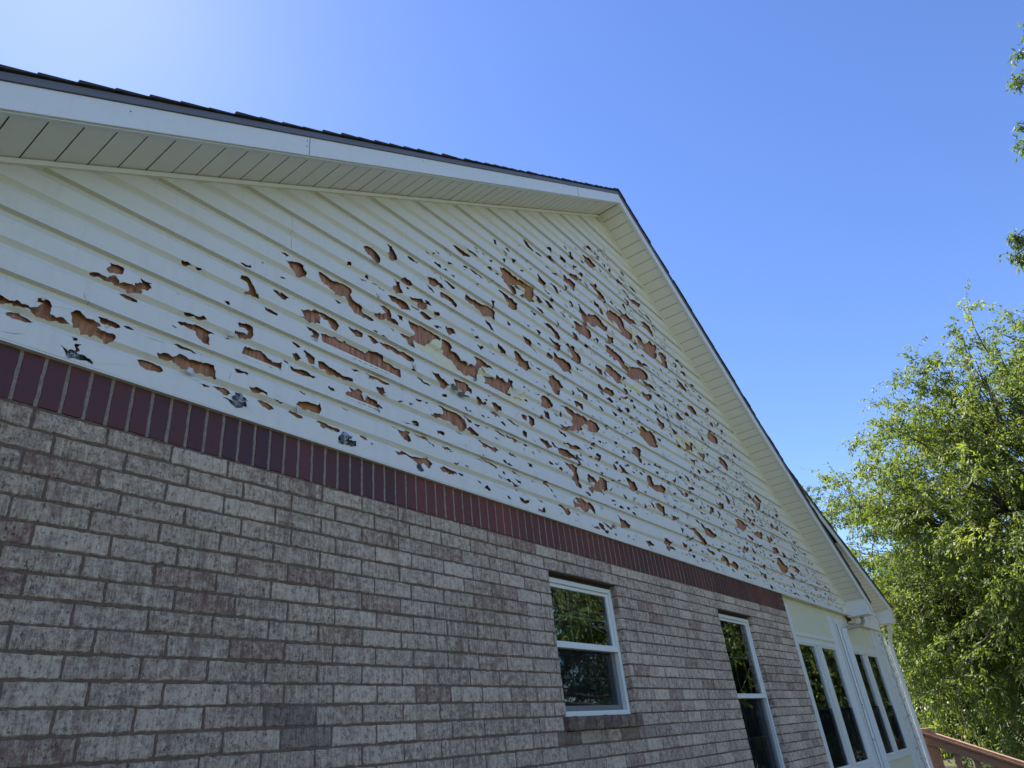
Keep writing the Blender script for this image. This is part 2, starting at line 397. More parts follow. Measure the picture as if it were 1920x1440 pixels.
# ---- siding with torn holes
HOLES="""-36,150 -10,147 -1,144 26,153 59,146 80,159 91,178 73,177 73,193 91,204 108,199 119,176 120,148 140,142 167,148 186,135 142,131 107,126 84,124 61,137 24,134 -1,132 -30,125
-4,92 13,108 34,113 59,103 76,92 47,80 14,76 -1,79
199,174 202,192 213,203 230,197 246,184 271,189 292,185 298,171 285,165 304,157 330,158 350,161 348,132 316,126 282,130 263,126 251,122 229,135 211,130 202,155
287,210 300,216 334,217 363,211 369,203 352,191 325,191 297,195
611,396 639,403 677,402 705,419 717,407 683,391 641,388
600,332 630,347 671,354 704,357 735,352 757,350 733,332 740,307 745,284 713,283 690,299 679,322 641,324 609,325
816,355 839,366 845,358 823,349
885,468 917,476 949,470 958,433 943,403 897,389 866,397 866,417 903,422 927,419 932,437 910,447 884,445
1007,618 1034,626 1079,616 1077,602 1036,598 1013,602
1222,708 1267,729 1325,738 1340,713 1333,673 1282,657 1197,656 1252,671 1234,691
1295,749 1348,746 1408,745 1468,726 1440,696 1453,678 1422,682 1397,717 1349,729
1255,622 1295,623 1336,608 1326,554 1286,558 1302,587 1273,602
594,225 621,235 661,233 716,223 688,215 647,215 607,217
541,152 568,161 610,163 652,181 669,172 709,179 741,187 775,187 783,154 790,130 757,130 707,126 674,134 651,125 618,133 580,131 547,135
462,89 480,99 516,102 551,98 561,76 544,63 508,60 474,67
873,213 904,220 949,216 942,204 897,198
918,312 933,355 976,351 1019,369 1035,346 1072,326 1106,335 1118,344 1119,294 1069,290 1010,296 953,297 924,300
1180,490 1212,493 1229,479 1208,467
1145,376 1166,369 1165,355 1146,356
1182,422 1205,432 1233,412 1217,395 1190,405
1252,467 1291,462 1319,447 1315,413 1288,408 1264,435
1178,343 1210,340 1274,353 1322,344 1308,326 1254,321 1190,322
1342,437 1394,440 1453,425 1499,405 1454,401 1396,397 1349,406
717,80 746,82 771,79 747,67
791,89 828,100 867,95 873,81 840,63 818,77
900,93 925,102 953,85 955,44 927,30 895,38 920,55 909,74
966,151 1012,161 1055,155 1057,135 1014,134 976,135
1018,103 1044,110 1094,96 1095,78 1057,71 1028,83
1095,137 1150,134 1120,134
1226,151 1261,173 1325,185 1357,203 1367,174 1354,140 1306,138 1252,140
1188,99 1223,108 1265,101 1261,82 1225,78
1356,100 1394,108 1439,97 1485,101 1485,79 1440,77 1395,83
210,86 230,91 230,77 218,74
227,62 251,68 238,51 247,39 234,25
277,449 291,470 285,485 316,491 337,487 339,460 317,443 290,433
228,394 246,406 273,407 291,406 293,414 319,430 332,415 332,403 357,417 375,421 401,421 421,413 416,397 387,389 354,390 319,389 290,392 255,394
395,436 423,449 411,473 460,469 448,458 461,446 449,428 423,421 404,421
347,359 365,371 394,368 416,363 414,348 384,342 362,346
571,661 597,666 620,658 599,649
637,660 667,662 651,653
852,804 905,823 909,805 883,796
967,881 982,884 979,864
1081,1003 1103,1018 1126,1014 1110,996
1111,975 1126,966 1150,986 1195,999 1219,995 1242,959 1234,928 1200,917 1165,928 1136,942
861,713 878,738 913,738 925,717 942,693 963,677 972,659 940,655 896,653 914,673 901,705 881,710
1051,740 1077,751 1120,747 1140,741 1122,722 1079,723
568,475 595,475 577,470
793,543 815,552 822,539 803,536
1338,1012 1362,1025 1400,1008 1464,1011 1528,1027 1555,1015 1549,974 1569,946 1616,938 1636,917 1677,905 1709,878 1664,869 1616,869 1570,872 1537,923 1478,925 1427,936 1377,946 1345,979
1435,881 1466,888 1495,878 1461,867
1359,442 1389,432 1429,432 1477,424 1514,416 1563,423 1565,404 1502,395 1430,400 1361,400
1382,623 1448,636 1497,634 1573,638 1611,637 1664,624 1731,658 1786,657 1827,637 1920,632 1910,568 1853,558 1798,548 1716,551 1651,554 1573,557 1498,566 1426,569 1384,579
1656,1388 1681,1412 1737,1422 1763,1394 1769,1331 1729,1332 1685,1349 1661,1362
1848,1525 1892,1536 1910,1510 1934,1458 1889,1432 1851,1460 1868,1500
2038,1543 2088,1554 2118,1530 2070,1524
1526,1205 1555,1212 1553,1189 1529,1183
2525,1926 2587,1946 2657,1936 2709,1937 2632,1892 2563,1906
2660,2007 2705,1999 2810,1985 2724,1984
3059,2314 3091,2324 3096,2276 3067,2272
2444,1736 2508,1740 2458,1718
2291,1728 2319,1731 2294,1713
1625,1130 1664,1138 1661,1123 1629,1119
1709,1149 1764,1158 1849,1142 1778,1132
1904,1282 1948,1277 1954,1238 1980,1207 1929,1183 1891,1198 1923,1236
2011,1268 2056,1270 2018,1258
1849,1121 1912,1140 1990,1145 2032,1100 1956,1074 1881,1090
2040,1210 2106,1225 2140,1246 2193,1240 2187,1190 2136,1176 2113,1200 2056,1192
2038,1148 2118,1146 2069,1136
2221,1469 2293,1493 2346,1484 2396,1464 2307,1443 2246,1453
2342,1551 2405,1539 2508,1534 2423,1525
2261,1553 2334,1562 2297,1549
2343,1395 2414,1419 2469,1409 2507,1374 2482,1347 2437,1370 2355,1359
2635,1536 2714,1525 2807,1531 2885,1565 2947,1552 2939,1461 2849,1455 2747,1462 2688,1472 2628,1474
3121,2048 3231,2067 3278,2056 3350,2049 3456,2078 3557,2065 3538,1942 3473,1894 3335,1894 3435,1964 3417,2000 3328,1990 3251,1968 3297,1883 3256,1857 3203,1897 3148,1922 3145,1974
3047,1783 3164,1797 3233,1788 3292,1782 3268,1718 3194,1699 3131,1736
2937,1635 2978,1645 2963,1584 2936,1596
3152,2171 3192,2185 3170,2135
3291,2256 3351,2267 3326,2224
2896,1978 2986,1985 3087,1979 2982,1956
2960,2048 3015,2068 2992,2033
2694,1803 2789,1814 2856,1802 2754,1786
1776,1011 1820,1031 1861,1020 1863,962 1922,950 1922,934 1870,932 1826,938 1747,926 1733,941 1797,956 1827,977 1805,999
1924,1017 1970,1019 1966,987 1938,984
1862,909 1894,891 1883,870
1533,747 1584,744 1644,753 1630,717 1591,705 1565,723
1348,749 1396,751 1451,742 1470,721 1447,681 1416,685 1385,722 1349,723
1680,747 1732,762 1762,738 1718,719
1780,748 1844,761 1916,767 1976,767 2051,741 2034,715 1959,722 1872,730 1801,730
1947,890 1996,899 2058,893 2063,836 2009,833 1995,859 1957,868
2032,1018 2095,1018 2177,1028 2260,1021 2307,1010 2223,963 2170,902 2097,884 2051,910 2068,951 2038,977
2125,1128 2176,1153 2217,1137 2251,1132 2165,1098
2259,1208 2317,1219 2316,1195 2272,1185
2261,1163 2318,1152 2277,1145
2376,1136 2446,1151 2475,1118 2403,1077 2378,1099
2345,1006 2389,1018 2432,994 2419,954 2481,952 2515,924 2588,918 2650,936 2670,980 2645,1013 2734,1028 2810,1007 2837,981 2716,962 2690,909 2652,831 2579,837 2470,837 2430,882 2371,906 2347,931 2312,916 2341,955
2766,895 2889,920 2901,959 2966,957 3016,939 3034,983 3085,972 3077,924 3032,841 2947,833 2846,832 2757,828
2427,745 2498,752 2594,727 2581,691 2507,668 2447,680
2531,767 2580,762 2559,734
2704,1133 2759,1149 2782,1129 2733,1101
2647,1201 2717,1214 2755,1198 2695,1189
2826,1404 2884,1399 2918,1344 2877,1348
3117,1534 3162,1504 3126,1487
2958,1251 3019,1230 3055,1188 2991,1187
2838,1138 2910,1138 2857,1126
3169,1270 3256,1250 3338,1251 3337,1186 3242,1172 3167,1198
3364,1261 3418,1234 3382,1231
3550,1896 3655,1898 3697,1872 3609,1866
3686,2046 3823,2048 3892,2004 3783,1989
3849,2139 3897,2124 3857,2074
3686,2310 3748,2273 3801,2262 3779,2201 3720,2209
3755,2178 3851,2169 3790,2148
3879,2298 3983,2309 4007,2250 3944,2268
4179,2560 4275,2570 4367,2554 4364,2484 4246,2458 4179,2496
4298,2659 4439,2703 4441,2649 4353,2623
4131,2428 4200,2423 4156,2368
4163,2813 4266,2784 4257,2745 4178,2744
4355,2945 4397,2978 4401,2930 4445,2910 4359,2894
4667,3097 4834,3123 4913,3084 4848,2987 4727,3002
5091,3234 5175,3257 5154,3190
5253,3313 5300,3277 5269,3184 5217,3205
5442,3280 5634,3295 5541,3270
4684,2735 4827,2800 4866,2751 4965,2722 4976,2642 4862,2623 4810,2688 4747,2712
4712,2536 4795,2522 4879,2508 4862,2422 4800,2425 4783,2483
4364,2308 4434,2269 4588,2290 4767,2323 4888,2314 4867,2250 4736,2222 4486,2169 4496,2091 4417,2095 4401,2211
4215,2041 4326,2053 4459,2074 4506,2013 4425,1957 4274,1920 4243,1975
3669,1775 3792,1786 3870,1766 3907,1691 3842,1708 3757,1752
3886,1896 3924,1876 3907,1830
3511,1639 3600,1635 3551,1587
3296,1473 3406,1479 3444,1428 3483,1377 3406,1420 3351,1447
3719,1644 3841,1643 3895,1639 3863,1566 3776,1597
4026,1715 4130,1722 4163,1679 4213,1644 4190,1584 4078,1579 4037,1645
3755,1508 3889,1501 3998,1492 3985,1389 3858,1374 3775,1420
3654,1465 3742,1450 3660,1433
3624,1216 3698,1261 3771,1238 3820,1197 3766,1160 3732,1095 3649,1101 3622,1149
3569,1253 3672,1259 3604,1241
4088,1510 4217,1497 4107,1472
4145,1891 4219,1885 4236,1839 4162,1840
4574,2024 4651,2037 4627,1982
4340,1880 4395,1855 4466,1826
4482,1667 4593,1663 4599,1597 4524,1597
4706,1757 4864,1769 4998,1750 4994,1658 4852,1635 4731,1677
4810,2024 4950,2020 5094,2017 5188,1970 5244,1918 5417,2019 5642,2030 5639,1974 5514,1915 5680,1923 5779,1883 5530,1857 5335,1858 5216,1844 5079,1874 4925,1895 4892,1954
4999,2545 5141,2579 5259,2590 5323,2551 5382,2497 5495,2479 5444,2399 5259,2373 5170,2445 4986,2448
5658,2528 5962,2591 6115,2585 6070,2480 5930,2362 5789,2386 5613,2415
5877,2810 6065,2835 6172,2746 5977,2732
5211,2671 5369,2678 5538,2699 5675,2679 5429,2624
5642,3032 5927,3099 5877,3028 5691,2994
5308,2837 5457,2864 5468,2785
5489,2954 5619,2970 5573,2903
4867,2196 5010,2195 4970,2131 4863,2131
5481,2132 5697,2164 5764,2122 5583,2084
3359,996 3441,995 3379,980
3460,970 3586,990 3617,961 3529,900 3472,912
3472,858 3537,856 3531,800 3478,806
3969,1115 4101,1135 4098,1074 3997,1066
3779,1000 3928,1009 4010,1011 4144,988 4283,1015 4315,973 4193,911 4115,937 4031,886 3930,814 3793,797 3697,822 3832,848 3897,893 3896,941 3823,966
4109,1268 4225,1265 4231,1206 4135,1207
4466,1462 4601,1484 4740,1506 4739,1454 4595,1415 4500,1419
4505,1383 4636,1393 4708,1361 4589,1348
4845,1515 5030,1541 5162,1508 4936,1479
3956,1221 3994,1209 3973,1181
2808,702 2908,705 2906,670 2833,666
2789,631 2888,643 2893,606 2833,600
2989,641 3051,640 3099,613 3035,607
3243,748 3320,740 3310,690 3242,686
1745,435 1789,452 1809,424 1802,399 1762,402
1533,320 1570,338 1566,372 1625,380 1664,366 1741,344 1760,284 1702,286 1613,294 1540,295
1562,492 1599,499 1619,487 1581,477
1661,495 1729,504 1797,507 1845,501 1849,476 1796,475 1716,470
2088,636 2138,636 2129,614 2192,612 2136,601
2029,665 2070,666 2039,659
2241,624 2261,615 2245,614
2053,473 2160,483 2156,469 2075,459
2264,493 2345,490 2429,499 2487,473 2495,419 2412,405 2347,416 2297,406 2217,401 2190,408 2235,431 2300,444
2502,418 2587,421 2629,402 2548,397
1511,233 1553,226 1523,221
1870,236 1914,222 2006,239 1983,215 2003,180 1954,173 1920,196
2049,246 2116,249 2157,233 2099,224
1999,424 2036,432 2006,409
1905,403 1945,412 1919,398
1372,101 1428,98 1485,101 1491,85 1440,72 1373,76
1633,105 1682,109 1678,93
2227,312 2298,316 2288,295 2241,292
2016,311 2067,315 2066,292 2029,286
1930,285 2001,288 1958,281
2819,499 2924,484 2863,475
2678,501 2761,494 2712,482
3714,946 3758,912 3712,882
2653,378 2716,370 2811,378 2842,354 2784,322 2740,339 2659,354
2651,245 2727,247 2798,221 2742,222
2945,370 3017,376 3044,357 2982,349
3006,494 3069,503 3099,474 3031,461
3120,493 3193,487 3148,474
3148,593 3198,593 3183,546 3148,557
3353,592 3453,604 3518,579 3489,559 3398,566
2915,238 2984,243 3049,214 2989,216
2809,174 2864,163 2922,164 3018,148 2919,144 2834,149
3593,593 3693,598 3766,588 3884,598 3861,561 3740,536 3606,544
3695,659 3787,670 3955,664 3806,645
3500,451 3598,462 3542,429
3168,356 3211,354 3219,322 3173,324
3666,490 3766,491 3853,483 3833,456 3843,399 3863,330 3785,327 3762,379 3788,430 3729,444
4005,461 4098,453 4222,490 4289,475 4280,403 4190,390 4202,339 4122,352 4030,316 3979,342 4091,383 4086,412 4008,424
3725,192 3808,224 3877,242 3962,221 4004,186 3998,139 3871,131 3722,136
3515,116 3645,120 3648,84 3563,76
3715,111 3790,94 3743,78
3236,108 3298,95 3284,79
4124,97 4264,98 4317,70 4196,64
4376,216 4438,182 4580,155 4554,128 4421,134
4916,957 5017,995 5096,971 5062,844 5000,864 4946,903
5211,1259 5360,1256 5490,1246 5536,1171 5372,1105 5250,1127 5193,1167
4667,601 4812,599 4858,545 4705,532
4201,700 4278,712 4250,653 4173,652
4587,686 4682,685 4768,656 4633,640
1876,83 1923,83 2020,88 2078,98 2138,117 2165,82 2141,48 2091,68 2019,66 1909,63
2267,224 2347,225 2297,203
2364,145 2413,152 2396,143
2467,149 2512,148 2486,139
5194,479 5317,470 5291,413 5204,421
4826,59 4969,43 4858,17
3220,27 3299,49 3301,11 3225,3
4810,423 4864,394 4829,390
4945,427 4989,386 4948,386
3163,733 3229,733 3210,690 3173,693
6181,2527 6361,2565 6334,2455 6321,2377 6185,2383
6774,2506 6942,2482 6821,2449
6514,2282 6711,2282 6812,2233 6619,2200
6672,2015 6857,2030 6887,1944 6725,1926
6264,1773 6432,1738 6293,1694
5656,1489 5827,1502 5826,1408 5698,1399
5929,1492 6163,1478 6059,1447
7361,2024 7470,1971 7357,1923
7088,1745 7300,1736 7143,1702
6884,1707 6936,1618 6852,1605
5448,1752 5657,1774 5607,1703 5464,1695
5944,2044 6032,1997 5970,1986
6265,2013 6281,1904 6246,1926
5949,1767 6024,1694 5954,1704
5955,1924 6090,1883 5997,1872
6313,1415 6542,1448 6459,1337 6281,1310
6665,1405 6880,1431 6760,1309 6679,1343
6337,1240 6551,1244 6447,1185
7296,1504 7500,1516 7589,1433 7387,1428
6701,1207 6946,1236 6803,1167
6891,1674 6952,1599 6836,1577
7121,1754 7445,1790 7399,1716 7159,1683
7361,2024 7505,1982 7391,1934
6710,2040 6872,2011 6965,1945 6748,1922
5120,725 5227,724 5238,664 5383,698 5492,686 5431,636 5269,609 5174,640 5107,669
8081,1228 8395,1261 8568,1224 8470,1142 8291,1081 8131,1167
6822,863 7056,866 7017,804 6836,803
7187,1028 7264,979 7301,910 7199,922
6596,733 6693,732 6596,652 6544,662
6785,720 6871,696 6806,632
7340,723 7608,741 7741,721 7612,665 7377,655
8737,962 8983,959 9020,891 8712,849
6212,472 6424,444 6570,411 6524,374 6335,371 6265,406
5950,350 6118,343 6205,302 6244,253 6096,266
5209,474 5358,479 5355,391 5251,405
5225,149 5391,151 5349,103 5259,105 5403,62 5219,58
5615,179 5741,191 5694,140 5613,136
5748,166 5815,124 5740,113
5637,339 5710,326 5659,264
5803,387 6037,393 5898,372
5484,425 5662,388 5520,379
6605,197 6740,178 6760,133 6998,147 6998,108 6733,92 6632,125
6196,209 6314,181 6371,162 6259,164
7730,194 7896,173 7933,104 7734,121
8534,434 8720,449 8894,403 8982,380 8851,317 8640,278 8534,355
9252,428 9466,408 9444,344 9274,371
8951,306 9111,280 9020,222
7382,424 7525,426 7474,355 7372,371
7641,465 7779,412 7654,403
7851,586 8066,543 7924,521
7883,669 8211,646 8012,635
8372,684 8613,689 8489,622
8461,549 8721,530 8506,521
8850,597 9021,503 8861,527
5985,75 6019,78 6046,43 6017,50
6126,76 6170,79 6220,58 6165,59
6275,80 6306,73 6318,58 6283,59
6474,65 6549,66 6527,54
6762,77 6800,76 6839,51 6785,53
7132,64 7241,75 7270,45 7193,32 7136,47
7217,196 7290,177 7247,178
7311,6 7345,-29 7317,-20
8326,186 8369,164 8333,170
8490,182 8571,164 8514,161
8938,312 9072,307 9118,269 9084,221 8999,254
7849,44 7893,39 7863,37
8400,56 8447,37 8410,43
8501,50 8560,32 8504,30
8737,58 8867,40 8972,30 8856,29
8905,-15 9025,-35 8934,-33
6213,213 6295,197 6410,185 6320,155 6303,187"""
CRACKS="""-5,13 32,18 63,32
126,185 191,201
479,205 516,208 554,208
211,340 229,320
216,295 220,272 246,255
345,113 366,105 380,86
863,185 864,167 856,147
765,352 818,354
838,49 868,46 896,29
958,36 1005,18
1359,1118 1429,1126
3406,2368 3510,2369
2602,1793 2618,1752 2604,1711
2638,1292 2663,1250
1918,570 2012,545
3557,2199 3595,2123
1975,1400 2032,1403
2065,1414 2140,1410
2781,106 2787,83
3228,331 3205,272 3307,243
3730,75 3731,35 3784,3
3929,23 3928,-5
2335,92 2358,80 2348,61
3245,586 3271,551 3345,530
4225,321 4244,250"""
YELLOW="""2064,863 2258,995 2363,1014 2341,955 2428,958 2430,882 2470,837 2652,831 2690,909 2716,962 2805,968 2766,895 2708,824 2576,816 2421,783 2245,807 2117,827
2882,802 3032,841 3224,948 3284,908 3131,795 2982,787
5478,2541 5655,2574 5613,2415 5493,2317 5439,2385
4934,2513 4986,2448 5161,2418 5054,2324 4883,2355
6173,2560 6287,2609 6165,2339 6027,2331
5031,1743 5396,1818 5393,1711 5139,1640 4965,1657
6047,1422 6352,1491 6694,1502 7029,1552 6782,1393 6425,1274 6236,1265 6038,1315"""
FOIL="""178,41 189,34 209,23 214,32 244,22 269,24 300,9 299,-1 254,-1 206,-6
833,51 863,53 894,51 927,35 955,44 932,29 878,32
1486,56 1520,72 1555,77 1555,52 1603,61 1597,29 1544,21 1481,13
2039,28 2054,51 2076,53 2102,17 2052,9
2013,312 2060,319 2073,288 2022,290"""
FLAPS = [(3.05, .90, .10, .09, -.6, .9, 'y'), (3.10, .88, .09, .05, .25, 1.3, 'y'), (2.40, .70, .09, .05, -1.2, 1.2, 'g'), (2.46, .66, .08, .035, -.3, .8, 'g'),
         (.90, .085, .075, .05, -.9, 1.5, 'f'), (1.50, .07, .06, .05, -.4, 1.2, 'f'), 
         (4.64, 1.66, .07, .03, -1.3, 1.0, 'g'), (6.58, 1.46, .09, .05, -.7, .9, 'y'), (6.72, 1.44, .09, .06, -.4, 1.1, 'y'),
         (11.40, .02, .10, .05, -.9, 1.3, 'w'), (11.48, .0, .08, .03, -.4, 1.0, 'y'), (7.70, .21, .07, .03, -1.2, 1.0, 'w'), (4.70, .37, .06, .03, -1.4, 1.2, 'w'),
         (3.86, .60, .08, .03, -1.1, 1.1, 'g'), (1.76, 1.09, .05, .025, -1.4, 1.0, 'w'), (7.42, 3.25, .08, .03, -1.0, 1.1, 'w'), (5.6, 1.1, .08, .04, -.9, 1.0, 'w'),
         (6.1, .8, .07, .03, -1.2, 1.4, 'g'), (8.3, 1.2, .1, .04, -1.0, 1.0, 'w'), (9.2, .6, .09, .04, -1.3, 1.1, 'w'), (5.0, 2.3, .07, .03, -1.1, 1.2, 'w')]

def dec(t): return [[tuple(int(c) / 1000 for c in q.split(',')) for q in l.split()] for l in t.strip().splitlines()]
E_ = .13272
def prof(z):
    """y of the face of the double dutch-lap siding at height z"""
    j = math.floor(z / E_ + 1e-9); f = z / E_ - j
    if j % 2 == 0:      # lower course of a panel
        K_ = ((0, -.022), (.62, -.0190), (.85, -.0010), (1.0, -.0200))
    else:
        K_ = ((0, -.0200), (.64, -.0175), (.86, .0005), (.945, .0008), (.950, -.0245), (1.0, -.0225))
    for (a, ya), (b, yb) in zip(K_, K_[1:]):
        if f <= b + 1e-9: return ya + (yb - ya) * max(0, f - a) / (b - a)
    return K_[-1][1]
def wav(x, z): return .0022 * noise.noise(Vector((x * .9, z * 2.2, 1.7))) + .0012 * noise.noise(Vector((x * 3.1, z * 6, 9.)))
BRK = ((0, .62, .85), (0, .64, .86, .945, .950))
def rough(poly, amp=.10, minl=.014, lv=2):
    for _ in range(lv):
        o_ = []
        for a, b in zip(poly, poly[1:] + poly[:1]):
            o_.append(a); L = math.hypot(b[0] - a[0], b[1] - a[1])
            if L > minl:
                k = rnd.gauss(0, amp) * L; o_.append(((a[0] + b[0]) / 2 - (b[1] - a[1]) / L * k, (a[1] + b[1]) / 2 + (b[0] - a[0]) / L * k))
        poly = o_
    return poly
def area(p): return .5 * sum(a[0] * b[1] - b[0] * a[1] for a, b in zip(p, p[1:] + p[:1]))
def blob(x, z, L, wd, ang):
    n_ = rnd.choice((6, 7, 8)); p = []
    ph_ = rnd.uniform(0, 6.28); bend = rnd.uniform(-.35, .35)
    for i in range(n_):
        t_ = 2 * math.pi * i / n_ + rnd.uniform(-.25, .25); r_ = rnd.uniform(.7, 1.15)
        a, b = math.cos(t_) * L / 2 * r_, math.sin(t_) * wd / 2 * r_
        b += bend * (a * a) / L * 2
        p.append((x + a * math.cos(ang) - b * math.sin(ang), z + a * math.sin(ang) + b * math.cos(ang)))
    return p
def crack(pl, wd=.0022):
    l_, r_ = [], []
    for i, p in enumerate(pl):
        a, b = pl[max(0, i - 1)], pl[min(len(pl) - 1, i + 1)]; L = math.hypot(b[0] - a[0], b[1] - a[1]) + 1e-9
        k = wd / 2 * (.35 if i in (0, len(pl) - 1) else 1); nx_, nz_ = -(b[1] - a[1]) / L * k, (b[0] - a[0]) / L * k
        l_.append((p[0] + nx_, p[1] + nz_)); r_.append((p[0] - nx_, p[1] - nz_))
    return l_ + r_[::-1]
def grow(p, k=1.09):
    cx, cz = sum(q[0] for q in p) / len(p), sum(q[1] for q in p) / len(p); return [(cx + (a - cx) * k, cz + (b - cz) * k) for a, b in p]
holes = [rough(grow(p), .12) for p in dec(HOLES)]; foil = [rough(p) for p in dec(FOIL)]; yellow = [rough(p, .12) for p in dec(YELLOW)]
cracks = [crack(p) for p in dec(CRACKS)]
cent = [(sum(q[0] for q in p) / len(p), sum(q[1] for q in p) / len(p), math.sqrt(abs(area(p))) * .62 + .01) for p in holes + foil]
extra = []
def dens(x, z):
    if z > top(x) - .45 + .06 * (x - 8 if x > 8 else 0) or z < .02: return 0
    if x < 2.2: return .05
    if x < 4: return .22
    if x > 11.3: return .5
    return min(1, .28 + .14 * (x - 4))
tries = 0
while len(extra) < 1400 and tries < 60000:
    tries += 1
    x = rnd.uniform(.3, 11.5); z = rnd.uniform(0, 3.6)
    if rnd.random() > dens(x, z): continue
    f = (z / E_) % 1
    if f > .86 and rnd.random() < .8: continue
    if noise.noise(Vector((x * 1.1, z * 2.4, 4))) < -.3: continue
    L = min(.16, .022 + rnd.expovariate(1 / .032)) * (1 + .06 * x); wd = min(.05, L * rnd.uniform(.2, .46))
    if any((x - a) ** 2 + (z - b) ** 2 < (r_ + L * .32) ** 2 for a, b, r_ in cent): continue
    cent.append((x, z, L * .3)); extra.append(rough(blob(x, z, L, wd, math.radians(rnd.gauss(-8, 17))), .16, .012, 2))
for _ in range(170):
    x = rnd.uniform(.5, 11); z = rnd.uniform(.05, max(.1, top(x) - .7)); a = rnd.gauss(-.5, .9); pl = [(x, z)]
    if rnd.random() > dens(x, z) + .15: continue
    for i in range(rnd.randint(2, 4)):
        s_ = rnd.uniform(.012, .03) * (1 + x * .05); pl.append((pl[-1][0] + math.cos(a) * s_, pl[-1][1] + math.sin(a) * s_)); a += rnd.gauss(0, .5)
    cracks.append(crack(pl, .0016 + .0002 * x))

for _ in range(16):      # end joints of the vinyl panels
    j = rnd.randint(0, 12) * 2; x = rnd.uniform(-.2, 10.5)
    if (j + 2) * E_ < top(x) - .1: cracks.append([(x, j * E_ + .004), (x + .0018, j * E_ + .004), (x + .0018, (j + 2) * E_ - .012), (x, (j + 2) * E_ - .012)])
def siding(name, outline, xr, zmax, hl, yl, parent, z_lo=-.012):
    verts = []; edges = []; faces = []
    def add(poly, face=False):
        b = len(verts); verts.extend(Vector(p) for p in poly)
        if face: faces.append(list(range(b, b + len(poly))))
        else: edges.extend((b + i, b + (i + 1) % len(poly)) for i in range(len(poly)))
    add(outline, True)
    for p in hl + yl: add(p)
    j = 0
    while j * E_ < zmax:
        for f in BRK[j % 2]:
            z = (j + f) * E_
            if z > zmax: break
            b = len(verts); verts.extend([Vector((xr[0] - .5, z)), Vector((xr[1] + .5, z))]); edges.append((b, b + 1))
        j += 1
    x = xr[0] + .11
    while x < xr[1]:
        b = len(verts); verts.extend([Vector((x, z_lo - .2)), Vector((x, zmax))]); edges.append((b, b + 1)); x += .22
    V, E2, F, ov, oe, of = delaunay_2d_cdt(verts, edges, faces, 1, 1e-5)
    F = [f for f, o_ in zip(F, of) if 0 in o_]; keep = []
    VA = np.array([(v.x, v.y) for v in V]); CE = VA[np.array(F)].mean(1)
    def inside(polys):
        r = np.zeros(len(F), bool)
        for p in polys:
            p = np.array(p); m = np.nonzero((CE[:, 0] > p[:, 0].min()) & (CE[:, 0] < p[:, 0].max()) & (CE[:, 1] > p[:, 1].min()) & (CE[:, 1] < p[:, 1].max()))[0]
            if not len(m): continue
            c = CE[m]; ins = np.zeros(len(m), bool); q = np.roll(p, -1, 0)
            for (x1, y1), (x2, y2) in zip(p, q):
                cr = (y1 > c[:, 1]) != (y2 > c[:, 1])
                with np.errstate(divide='ignore', invalid='ignore'): ins ^= cr & (c[:, 0] < (x2 - x1) * (c[:, 1] - y1) / (y2 - y1) + x1)
            r[m[ins]] = True
        return r
    hm = inside(hl); ym = inside(yl)
    keep = [(f, int(y_)) for f, h_, y_ in zip(F, hm, ym) if not h_]
    used = {}; vv = []
    ecount = {}
    for f, _m in keep:
        for a, b in zip(f, list(f[1:]) + [f[0]]): ecount[(a, b)] = ecount.get((a, b), 0) + 1
    rim = set()
    for (a, b) in ecount:
        if (b, a) not in ecount: rim.add((a, b))
    rimv = {a for e in rim for a in e}
    def onout(v):  # on the outline?
        return v.y < z_lo + .004 or v.y > min(top(v.x), zmax) - .01 or v.x > xr[1] - .004 or v.x < xr[0] + .004
    mb = MB(); mb.prot = []
    def y_at(i):
        v = V[i]; y = prof(max(v.y, 0)) + wav(v.x, v.y)
        if i in rimv and not onout(v): y -= max(0, .0022 + .0035 * noise.noise(Vector((v.x * 22, v.y * 22, 0))))
        return y
    for i, v in enumerate(V): mb.v.append((v.x, y_at(i), v.y)); mb.c.append((0, 0, 0))
    nV = len(V)
    for i, v in enumerate(V): mb.v.append((v.x, mb.v[i][1] + .0016, v.y)); mb.c.append((0, 0, 0))
    for f, m_ in keep:
        mb.f.append(tuple(f)[::1]); mb.mi.append(m_)
    for a, b in rim:
        mb.f.append((b, a, nV + a, nV + b)); mb.mi.append(0)
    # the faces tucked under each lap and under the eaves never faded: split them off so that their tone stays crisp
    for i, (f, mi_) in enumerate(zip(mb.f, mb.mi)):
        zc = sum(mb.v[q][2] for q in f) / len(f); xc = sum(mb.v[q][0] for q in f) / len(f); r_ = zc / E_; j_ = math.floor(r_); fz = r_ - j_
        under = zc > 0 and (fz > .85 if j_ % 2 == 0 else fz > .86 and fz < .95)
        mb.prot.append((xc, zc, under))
    # drop unused vertices
    us = sorted({i for f in mb.f for i in f}); mp = {o: k for k, o in enumerate(us)}
    mb.v = [mb.v[i] for i in us]; mb.c = [(0, 0, 0)] * len(us); mb.f = [tuple(mp[i] for i in f) for f in mb.f]
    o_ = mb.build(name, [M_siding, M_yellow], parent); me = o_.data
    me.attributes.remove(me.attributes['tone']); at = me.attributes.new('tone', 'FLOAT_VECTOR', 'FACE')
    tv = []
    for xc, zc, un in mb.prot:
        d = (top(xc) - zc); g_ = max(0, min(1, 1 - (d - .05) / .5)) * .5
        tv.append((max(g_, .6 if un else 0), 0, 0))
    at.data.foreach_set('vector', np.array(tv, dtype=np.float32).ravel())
    return o_
TOPZ = AZ - .004
out1 = [(EL, -.012), (ER, -.012), (ER, top(ER) - .0), (MX, top(MX) - .002), (AX, TOPZ), (EL, top(EL) - .0)]
inh = lambda p: all(EL + .02 < q[0] < 11.5 and q[1] < top(q[0]) - .03 for q in p)
allh = [p for p in holes + foil + extra + cracks if inh(p)]
